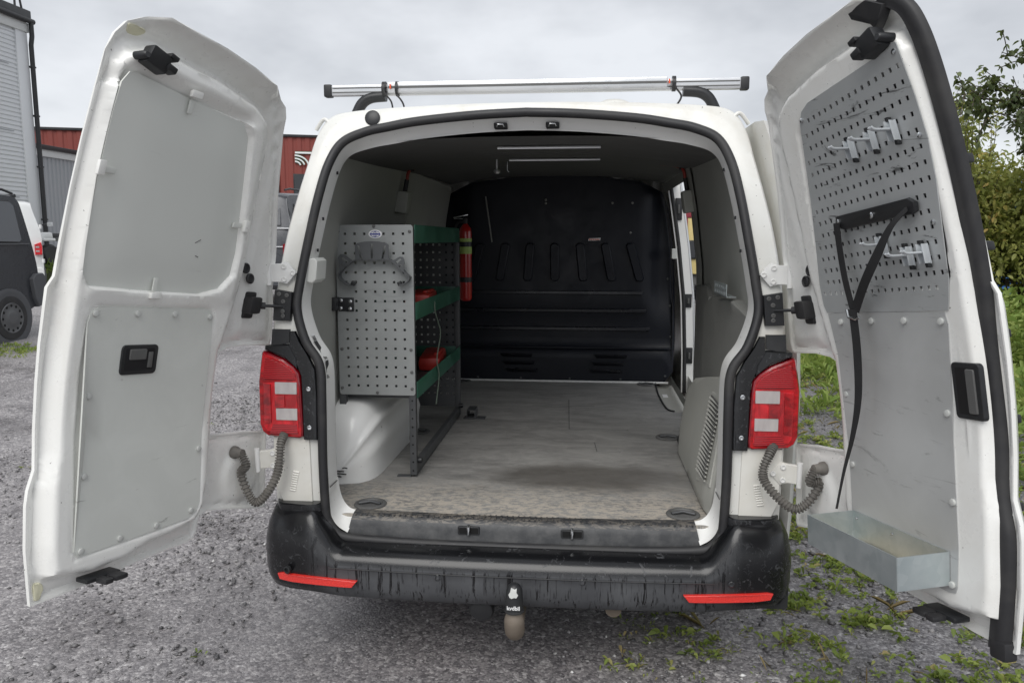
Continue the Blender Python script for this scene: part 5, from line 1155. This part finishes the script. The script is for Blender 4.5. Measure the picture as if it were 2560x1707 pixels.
tube('handlebar', catmull([(qx - .42, qy - .30, qz + 1.13), (qx - .2, qy - .38, qz + 1.12), (qx, qy - .42, qz + 1.05), (qx + .2, qy - .38, qz + 1.12), (qx + .42, qy - .30, qz + 1.13)], 5), .02, M['black_plastic'], QB, 8)
tube('steering_stem', [(qx, qy - .42, qz + 1.05), (qx, qy - .55, qz + .6)], .03, M['black_plastic'], QB, 8)
for s in (-1, 1): box('hand_guard', (qx + s * .38, qy - .36, qz + 1.13), (.16, .04, .12), M['alu'], QB, .02)
lathe('headlamp', [(.002, .04), (.07, .03), (.09, 0), (.06, -.08)], (qx, qy - .93, qz + .80), (0, -1, 0), M['chrome'], QB, 16)
# yellow truck seen through the open side door
M['yellow'] = scuffed('yellow_paint', (.58, .47, .20), .5, 0, None, None, .3, 0); M['maroon'] = scuffed('maroon_paint', (.22, .02, .035), .5, 0, None, None, .3, 0)
TK = empty('yellow_truck', (2.4, 16, ground_z(16)), 'yellow truck with maroon band seen through the open side door', 'truck')
box('load_body', (2.4, 16.4, 1.50), (2.1, 4.6, 1.20), M['yellow'], TK, .03); box('band', (2.4, 16.4, 2.165), (2.14, 4.64, .13), M['maroon'], TK, .01)
CB = box('cab', (2.4, 15.2, 2.42), (2.0, 1.8, .40), M['cab_white'], TK, .06); box('cab_window', (2.32, 14.29, 2.42), (.30, .03, .22), M['glass_dark'], CB, .01); box('beacon_bar', (2.4, 15.2, 2.66), (1.6, .3, .07), M['black_plastic'], TK, .02)
for x in (1.75, 2.33, 2.9): box('body_post', (x, 14.07, 1.60), (.07, .06, .98), M['maroon'], TK, .01)
wn_ = box('rear_window', (2.48, 14.08, 1.42), (.16, .05, .40), M['black_plastic'], TK, .02); box('pane', (2.48, 14.05, 1.42), (.12, .02, .34), M['glass_dark'], wn_)
box('lower_panel', (2.4, 16.4, .78), (2.0, 4.4, .24), M['trim_dark'], TK, .02)
for x in (1.6, 3.2):
    for y in (14.9, 17.8): lathe('wheel', [(.2, -.12), (.42, -.12), (.45, -.08), (.45, .08), (.42, .12), (.2, .12)], (x, y, ground_z(16) + .45), (1, 0, 0), M['rubber'], TK, 24)
# blue container behind the shrubs
BC = empty('blue_container', (10, 17, ground_z(17)), 'blue container behind the shrubs at the right edge', 'container')
M['blue'] = scuffed('blue_container_paint', (.03, .13, .36), .5, 0, None, None, .3, 0); g17 = ground_z(17)
ribs_wall('wall', (8.3, 16.0), (12.6, 16.0), g17 + .15, g17 + 2.5, .28, .04, M['blue'], BC); ribs_wall('end_wall', (8.3, 18.4), (8.3, 16.0), g17 + .15, g17 + 2.5, .28, .04, M['blue'], BC)
box('roof', (10.45, 17.2, g17 + 2.54), (4.4, 2.5, .08), M['blue'], BC, .01); box('base_rail', (10.45, 17.2, g17 + .09), (4.4, 2.5, .16), M['blue'], BC, .01)
for x in (8.3, 12.6):
    for y in (16.0, 18.4): box('corner_post', (x, y, g17 + 1.30), (.14, .14, 2.5), M['blue'], BC, .01)
# grass bank left
M['bank'] = scuffed('grassy_earth', (.09, .105, .04), .9, 0, (.14, .17, .06), (.05, .05, .03), .8, .3)
V = []; F = []
for i in range(25):
    for j in range(17):
        u = i / 24 * 2 - 1; v = j / 16 * 2 - 1; V.append((-19.5 + 6.3 * u, 21.0 + 4.2 * v, ground_z(21) - .05 + .62 * max(0, 1 - abs(u) ** 3) ** .7 * max(0, 1 - abs(v) ** 3) ** .7))
for i in range(24):
    for j in range(16): F.append((i * 17 + j, i * 17 + j + 1, (i + 1) * 17 + j + 1, (i + 1) * 17 + j))
tag(mobj('bank', V, F, M['bank'], smooth=60), kind='structure')

# ------------------------------------------------------------------ loose stones, weeds, grass
def gz_np(y): return .40 * S(y, 1.0, 20.0)
N = 52000
px = np.concatenate([RNG.uniform(-4.6, -.2, int(N * .50)), RNG.uniform(.4, 5.0, int(N * .38)), RNG.uniform(-.6, .8, int(N * .06)), RNG.uniform(-8, 6, int(N * .06))])
py = np.concatenate([RNG.uniform(-.9, 5.6, int(N * .50)), RNG.uniform(-.9, 5.5, int(N * .38)), RNG.uniform(-.9, 3, int(N * .06)), RNG.uniform(3, 11, int(N * .06))])
from mathutils import noise as mn
cl = np.array([mn.noise(Vector((x * .9, y * .9, 3.1))) for x, y in zip(px, py)])
keep = RNG.random(len(px)) < np.clip(.55 + 1.3 * cl + .25 * (np.abs(px) > 1.2) - .55 * ((px > -1.2) & (px < .5)), .04, 1); px, py = px[keep], py[keep]; n = len(px)
sz = .0044 + .0092 * RNG.random(n) ** 3 + .010 * (RNG.random(n) > .988) + .004 * (px > .9) * RNG.random(n)
base = np.array([(1, 0, 0), (-1, 0, 0), (0, 1, 0), (0, -1, 0), (0, 0, .6), (0, 0, -.6)], float)
tri = np.array([(0, 2, 4), (2, 1, 4), (1, 3, 4), (3, 0, 4), (2, 0, 5), (1, 2, 5), (3, 1, 5), (0, 3, 5)])
th = RNG.uniform(0, 6.28, n); jit = RNG.uniform(.6, 1.35, (n, 6, 3)); B = base[None] * jit * sz[:, None, None] + RNG.normal(0, .12, (n, 6, 3)) * sz[:, None, None]
ca, sa = np.cos(th)[:, None], np.sin(th)[:, None]; SV = np.stack([B[..., 0] * ca - B[..., 1] * sa + px[:, None], B[..., 0] * sa + B[..., 1] * ca + py[:, None], B[..., 2] + gz_np(py)[:, None] + (sz * .25)[:, None]], -1)
SF = tri[None] + (np.arange(n) * 6)[:, None, None]; tone = np.repeat(np.clip(RNG.beta(1.6, 2.4, n) * np.where(px > .9, .72, 1.0) + .35 * (RNG.random(n) > .95), 0, 1), 6)
tag(fast_mesh('gravel', SV.reshape(-1, 3), SF.reshape(-1, 3), M['stone'], None, tone), 'loose grey gravel scattered over the wet ground', 'gravel', kind='stuff')

nb_ = 260; bx_ = RNG.uniform(-4.2, 4.4, nb_); by_ = RNG.uniform(-.6, 5.5, nb_); ok_ = (bx_ < -1.0) | (bx_ > .9); bx_, by_ = bx_[ok_], by_[ok_]; nb_ = len(bx_)
bs = RNG.uniform(.012, .026, nb_); Bq = base[None] * RNG.uniform(.6, 1.3, (nb_, 6, 3)) * bs[:, None, None] + RNG.normal(0, .16, (nb_, 6, 3)) * bs[:, None, None]
tag(fast_mesh('stones', np.stack([Bq[..., 0] + bx_[:, None], Bq[..., 1] + by_[:, None], Bq[..., 2] * .7 + gz_np(by_)[:, None] + (bs * .2)[:, None]], -1).reshape(-1, 3), (tri[None] + (np.arange(nb_) * 6)[:, None, None]).reshape(-1, 3), M['stone'], None, np.repeat(np.clip(RNG.beta(1.5, 2.2, nb_), 0, 1), 6)), 'larger flat stones lying among the gravel', 'stones', kind='stuff')
def leaves(P, az, el, ln, wd, droop=.25):
    """one folded four-cornered leaf each; P (n,3) base"""
    d = np.stack([np.cos(az) * np.cos(el), np.sin(az) * np.cos(el), np.sin(el)], -1); s = np.stack([-np.sin(az), np.cos(az), np.zeros_like(az)], -1)
    roll = RNG.normal(0, .8, len(az))[:, None]; upv = np.cross(d, s); s = s * np.cos(roll) + upv * np.sin(roll)
    up1 = np.array([0, 0, 1.]); dn = (ln * droop)[:, None] * up1; lift = up1 * (wd * .25)[:, None]; w_ = wd[:, None] * .5
    a1 = P + d * ln[:, None] * .30 - dn * .05; a2 = P + d * ln[:, None] * .68 - dn * .40; tip = P + d * ln[:, None] - dn
    V = np.stack([P, a1 + s * w_ * .85 + lift, a2 + s * w_ + lift, tip, a2 - s * w_ + lift, a1 - s * w_ * .85 + lift], 1).reshape(-1, 3)
    k = (np.arange(len(az)) * 6)[:, None]
    return V, np.concatenate([k + np.array([[0, 1, 2, 3]]), k + np.array([[0, 3, 4, 5]])], 0)
def plants(name, cx, cy, rad, per, lmin, lmax, wr, elo, ehi, mat, label, cat, tone0=.0, zoff=0, droop=.3, hspread=0):
    n = len(cx); k = RNG.integers(per[0], per[1], n); idx = np.repeat(np.arange(n), k); m = len(idx)
    size = RNG.uniform(.55, 1.25, n)[idx]; P = np.stack([cx[idx] + RNG.normal(0, rad, m) * size, cy[idx] + RNG.normal(0, rad, m) * size, gz_np(cy[idx]) + zoff + RNG.random(m) * hspread * size], -1)
    ln = RNG.uniform(lmin, lmax, m) * size; V, F = leaves(P, RNG.uniform(0, 6.28, m), RNG.uniform(elo, ehi, m), ln, ln * RNG.uniform(wr * .7, wr * 1.3, m), droop)
    t = np.clip(RNG.uniform(0, 1, n)[idx] * .55 + RNG.uniform(0, .5, m) + tone0, 0, 1); return tag(fast_mesh(name, V, F, mat, None, np.repeat(t, 6)), label, cat, kind='stuff')
# low weeds on the gravel at right, in clumps
nc = 640; kx = RNG.uniform(.62, 4.3, nc); ky = RNG.uniform(-.7, 6.2, nc)
keep = RNG.random(nc) < np.clip(.55 + .9 * np.array([mn.noise(Vector((x * .9, y * .9, 9.0))) for x, y in zip(kx, ky)]) + .06 * ky - .45 * (kx < .95), .05, 1); kx, ky = kx[keep], ky[keep]
mm = RNG.integers(3, 16, len(kx)); ii = np.repeat(np.arange(len(kx)), mm); rad = RNG.uniform(.03, .17, len(kx))[ii]
cx = kx[ii] + RNG.normal(0, 1, len(ii)) * rad; cy = ky[ii] + RNG.normal(0, 1, len(ii)) * rad * .8
plants('weeds', cx, cy, .013, (8, 17), .016, .050, .34, .05, 1.15, M['weed'], 'low green weeds growing through the gravel', 'weeds', hspread=.02)
n = 420; cx = np.concatenate([RNG.uniform(.35, 1.2, n // 2), RNG.uniform(-4, -.4, n // 2)]); cy = np.concatenate([RNG.uniform(-.7, 1.2, n // 2), RNG.uniform(-.6, 5, n // 2)]); keep = RNG.random(len(cx)) < np.where(cx > 0, .8, .10); cx, cy = cx[keep], cy[keep]
plants('sprouts', cx, cy, .02, (4, 9), .015, .04, .28, .3, 1.3, M['weed'], 'tiny sprouts scattered over the bare asphalt', 'weeds', .1)
M['dry'] = leafmat('dry_leaf', [(0., (.16, .10, .05)), (.5, (.32, .23, .12)), (1., (.50, .40, .24))])
n = 260; cx = RNG.uniform(.7, 4.4, n); cy = RNG.uniform(-.6, 5.6, n)
plants('dry_stems', cx, cy, .02, (2, 6), .05, .16, .05, .2, 1.4, M['dry'], 'dry stems and dead leaves among the weeds', 'dead stems')
# taller grass and herbs toward the shrubs
n = 5200; cx = RNG.uniform(1.6, 9.5, n); cy = RNG.uniform(2.2, 9.8, n); cl = np.array([mn.noise(Vector((x * .8, y * .8, 5.0))) for x, y in zip(cx, cy)])
keep = (RNG.random(n) < np.clip(.15 + .9 * cl + .25 * (cy - 4.4) + .28 * (cx - 3.0), 0, 1)); cx, cy = cx[keep], cy[keep]
plants('tall_grass', cx, cy, .05, (10, 22), .06, .20, .17, .5, 1.45, M['grass'], 'rough grass and herbs on the verge before the shrubs', 'grass', .12, hspread=.12)
n = 520; cx = RNG.uniform(4.6, 8.8, n); cy = RNG.uniform(6.2, 9.4, n)
plants('verge_herbs', cx, cy, .07, (26, 46), .07, .15, .34, .1, 1.2, M['grass'], 'leafy tall herbs standing at the foot of the shrubs', 'herbs', .08, hspread=.65)
n = 900; cx = np.concatenate([RNG.uniform(-25, -13.4, n), RNG.uniform(-10.5, -7.2, 260)]); cy = np.concatenate([RNG.uniform(17, 25, n), RNG.uniform(6.6, 7.6, 260)]); 
plants('left_grass', cx[:n], cy[:n], .12, (8, 16), .12, .35, .10, .7, 1.5, M['grass'], 'grass on the bank in front of the grey shed', 'grass', 0, zoff=.30, hspread=.25)
plants('grass_tuft', cx[n:], cy[n:], .06, (8, 15), .04, .10, .20, .4, 1.4, M['grass'], 'grass patch on the gravel before the black van', 'grass', .2)

# ------------------------------------------------------------------ shrubs and tree
def shrub(name, loc, h, spread, nb, lpb, leaf, mat, label, seed, group=None, wr=.5, shoots=0):
    rg = np.random.default_rng(seed); t = empty(name, loc, label, 'shrub', group); SVs, SFs = [], []; LP, LA, LE, LL, LT = [], [], [], [], []
    for k in range(nb + shoots):
        sh = k >= nb; az = rg.uniform(0, 6.28); rr_ = spread * math.sqrt(rg.random()) * (.6 if sh else 1); hh_ = h * (rg.uniform(1.0, 1.22) if sh else rg.uniform(.45, 1.0) * (1 - .25 * (rr_ / spread) ** 2))
        p0 = np.array(loc) + np.array([math.cos(az) * rr_ * .25, math.sin(az) * rr_ * .25, 0]); p3 = np.array(loc) + np.array([math.cos(az) * rr_, math.sin(az) * rr_, hh_])
        p1 = p0 * .65 + p3 * .35 + np.array([0, 0, hh_ * .16]) + rg.normal(0, .05, 3); p2 = p0 * .3 + p3 * .7 + np.array([0, 0, hh_ * .07]) + rg.normal(0, .06, 3)
        pts = catmull([p0, p1, p2, p3], 5); r0 = .016 * (h / 3); v, f_ = tube_data(pts, r0, 5, rf=lambda t_, i: r0 * (1 - .85 * t_), cap=False); kk = len(SVs); SVs += v; SFs += [[i + kk for i in q] for q in f_]
        m = int(lpb * (.35 if sh else .72)); tt_ = np.where(rg.random(m) < .25, rg.uniform(.18, .6, m), rg.uniform(.55, 1.0, m)) if not sh else rg.uniform(.6, 1.0, m); ii = np.clip((tt_ * (len(pts) - 1)).astype(int), 0, len(pts) - 2); fr_ = tt_ * (len(pts) - 1) - ii
        c = pts[ii] * (1 - fr_)[:, None] + pts[ii + 1] * fr_[:, None]; sg = (.035 if sh else .20) * (1.1 - .6 * tt_); c = c + rg.normal(0, 1, (m, 3)) * sg[:, None] * np.array([1, 1, .8])
        LP.append(c); LA.append(rg.uniform(0, 6.28, m)); LE.append(rg.normal(-.25 if not sh else .8, .75 if not sh else .4, m)); LL.append(leaf * rg.uniform(.6, 1.3, m)); LT.append(np.clip(rg.normal(.42, .18) + rg.normal(0, .16, m) + .12 * (tt_ > .85), 0, 1))
    m = int(nb * lpb * .42); dv = rg.normal(0, 1, (m, 3)); dv[:, 2] = np.abs(dv[:, 2]) * .9 - .15; dv /= np.linalg.norm(dv, axis=1)[:, None]
    nz = np.array([mn.noise(Vector(tuple(q * 2.6)) + Vector((seed, 0, 0))) + .5 * mn.noise(Vector(tuple(q * 6.0)) + Vector((0, seed, 0))) for q in dv])
    rad_ = .88 + .34 * nz + rg.normal(0, .035, m); sh_ = rad_ > .70
    c = np.array(loc) + np.array([0, 0, h * .36]) + dv * rad_[:, None] * np.array([spread * 1.0, spread * 1.0, h * .60]); c = c[sh_]; m = len(c)
    LP.append(c); LA.append(np.arctan2(dv[sh_, 1], dv[sh_, 0]) + rg.normal(0, .8, m)); LE.append(rg.normal(-.35, .5, m)); LL.append(leaf * rg.uniform(.7, 1.35, m)); LT.append(np.clip(.55 + .5 * nz[sh_] + rg.normal(0, .15, m), 0, 1))  # outer leaf shell, paler on its bulges to paint a lit surface
    mobj('stems', SVs, SFs, M['bark'], t)
    P = np.concatenate(LP); ln = np.concatenate(LL); P[:, 2] = np.maximum(P[:, 2], loc[2] + .03); V, F = leaves(P, np.concatenate(LA), np.concatenate(LE), ln, ln * wr, .2)
    fast_mesh('foliage', V, F, mat, t, np.repeat(np.concatenate(LT), 6)); return t
sg_ = 'shrubs along the right edge'
for i, (x, y, h, sp_, nb, lpb, lf, mt, lab, sho) in enumerate((
    (5.0, 10.9, 2.6, .9, 46, 95, .085, 'shrub', 'lower olive green shrub mostly hidden behind the tool board door', 6),
    (6.05, 10.1, 3.0, .9, 60, 120, .085, 'shrub', 'yellow tinged shrub with upright shoots just beside the open door', 14),
    (7.05, 9.7, 3.05, .95, 64, 125, .090, 'shrub', 'dense olive shrub in the middle of the right edge', 10),
    (8.2, 10.0, 3.2, 1.1, 64, 120, .090, 'shrub2', 'greyer green shrub cut off by the right edge', 8),
    (6.6, 11.6, 3.5, 1.1, 56, 110, .095, 'shrub2', 'pale green shrub standing behind the front row of shrubs', 10),
    (9.4, 11.2, 3.6, 1.2, 56, 110, .095, 'shrub', 'tall olive shrub at the far end of the row, beyond the greyer one', 8))):
    shrub('leafy_shrub', (x, y, ground_z(y)), h, sp_, nb, lpb, lf, M[mt], lab, 100 + i, sg_, .5 if mt == 'shrub' else .34, sho)

def tree(loc, tips, label, seed, leaf=.085):
    rg = np.random.default_rng(seed); t = empty('overhanging_tree', loc, label, 'tree'); x, y, z = loc
    trunk = catmull([(x, y, z - .05), (x + .05, y, z + 1.5), (x - .05, y + .05, z + 3.0), (x + .1, y, z + 4.6), (x, y + .1, z + 6.2)], 6); tube('trunk', trunk, .12, M['bark'], t, 12, rf=lambda u, i: .13 * (1 - .8 * u))
    V0, F0 = [], []; LP, LA, LE, LL, LT = [], [], [], [], []
    for tp in tips:
        tp = np.array(tp, float); st = trunk[np.argmin(np.abs(trunk[:, 2] - (z + .55 * (tp[2] - z))))]
        L = catmull([st, st * .6 + tp * .4 + np.array([0, 0, .45]), st * .25 + tp * .75 + np.array([0, 0, .25]), tp], 7); v, f_ = tube_data(L, .03, 6, rf=lambda u, i: .034 * (1 - .88 * u), cap=False); kk = len(V0); V0 += v; F0 += [[i + kk for i in q] for q in f_]
        for b_ in range(int(6 + 6 * np.linalg.norm(tp - st))):
            u = rg.uniform(.45, 1.0); i0 = min(int(u * (len(L) - 1)), len(L) - 2); p = L[i0]; dr = L[i0 + 1] - L[max(i0 - 1, 0)]; dr /= np.linalg.norm(dr); dv = dr * rg.uniform(.3, 1.0) + rg.normal(0, .55, 3); dv[2] -= .12; dv /= np.linalg.norm(dv); bl = rg.uniform(.16, .46)
            tw = np.array([p, p + dv * bl * .5 + (0, 0, .02), p + dv * bl]); v, f_ = tube_data(tw, .006, 4, cap=False); kk = len(V0); V0 += v; F0 += [[i + kk for i in q] for q in f_]
            m = rg.integers(9, 18); s_ = rg.uniform(.1, 1.05, m); c = p + dv * (bl * s_)[:, None] + rg.normal(0, .018, (m, 3)); LP.append(c); LA.append(rg.uniform(0, 6.28, m)); LE.append(rg.normal(-.25, .5, m)); LL.append(leaf * rg.uniform(.55, 1.2, m)); LT.append(np.clip(rg.normal(.45, .2, m), 0, 1))
    cr = mobj('branches', V0, F0, M['bark'], t); P = np.concatenate(LP); ln = np.concatenate(LL); V, F = leaves(P, np.concatenate(LA), np.concatenate(LE), ln, ln * .62, .3)
    fast_mesh('crown', V, F, M['tree_leaf'], t, np.repeat(np.concatenate(LT), 6)); return t
rg = np.random.default_rng(5)
tips = [(4.98, 8.0, 3.50), (5.25, 8.1, 3.30), (5.42, 7.9, 3.98), (5.75, 8.0, 4.10), (5.35, 8.2, 3.62), (5.70, 8.3, 3.45), (5.85, 7.9, 3.20), (5.75, 8.0, 2.75), (6.1, 8.2, 3.6), (6.2, 8.0, 4.2)]
tips += [tuple(np.array((9.9, 9.6, 4.9)) + np.array([1.7, 1.8, 1.6]) * v / np.linalg.norm(v) * rg.uniform(.6, 1)) for v in rg.normal(0, 1, (14, 3))]
tree((9.6, 9.6, ground_z(9.6)), tips, 'dark leaved tree reaching branches into the sky at the right edge', 21)
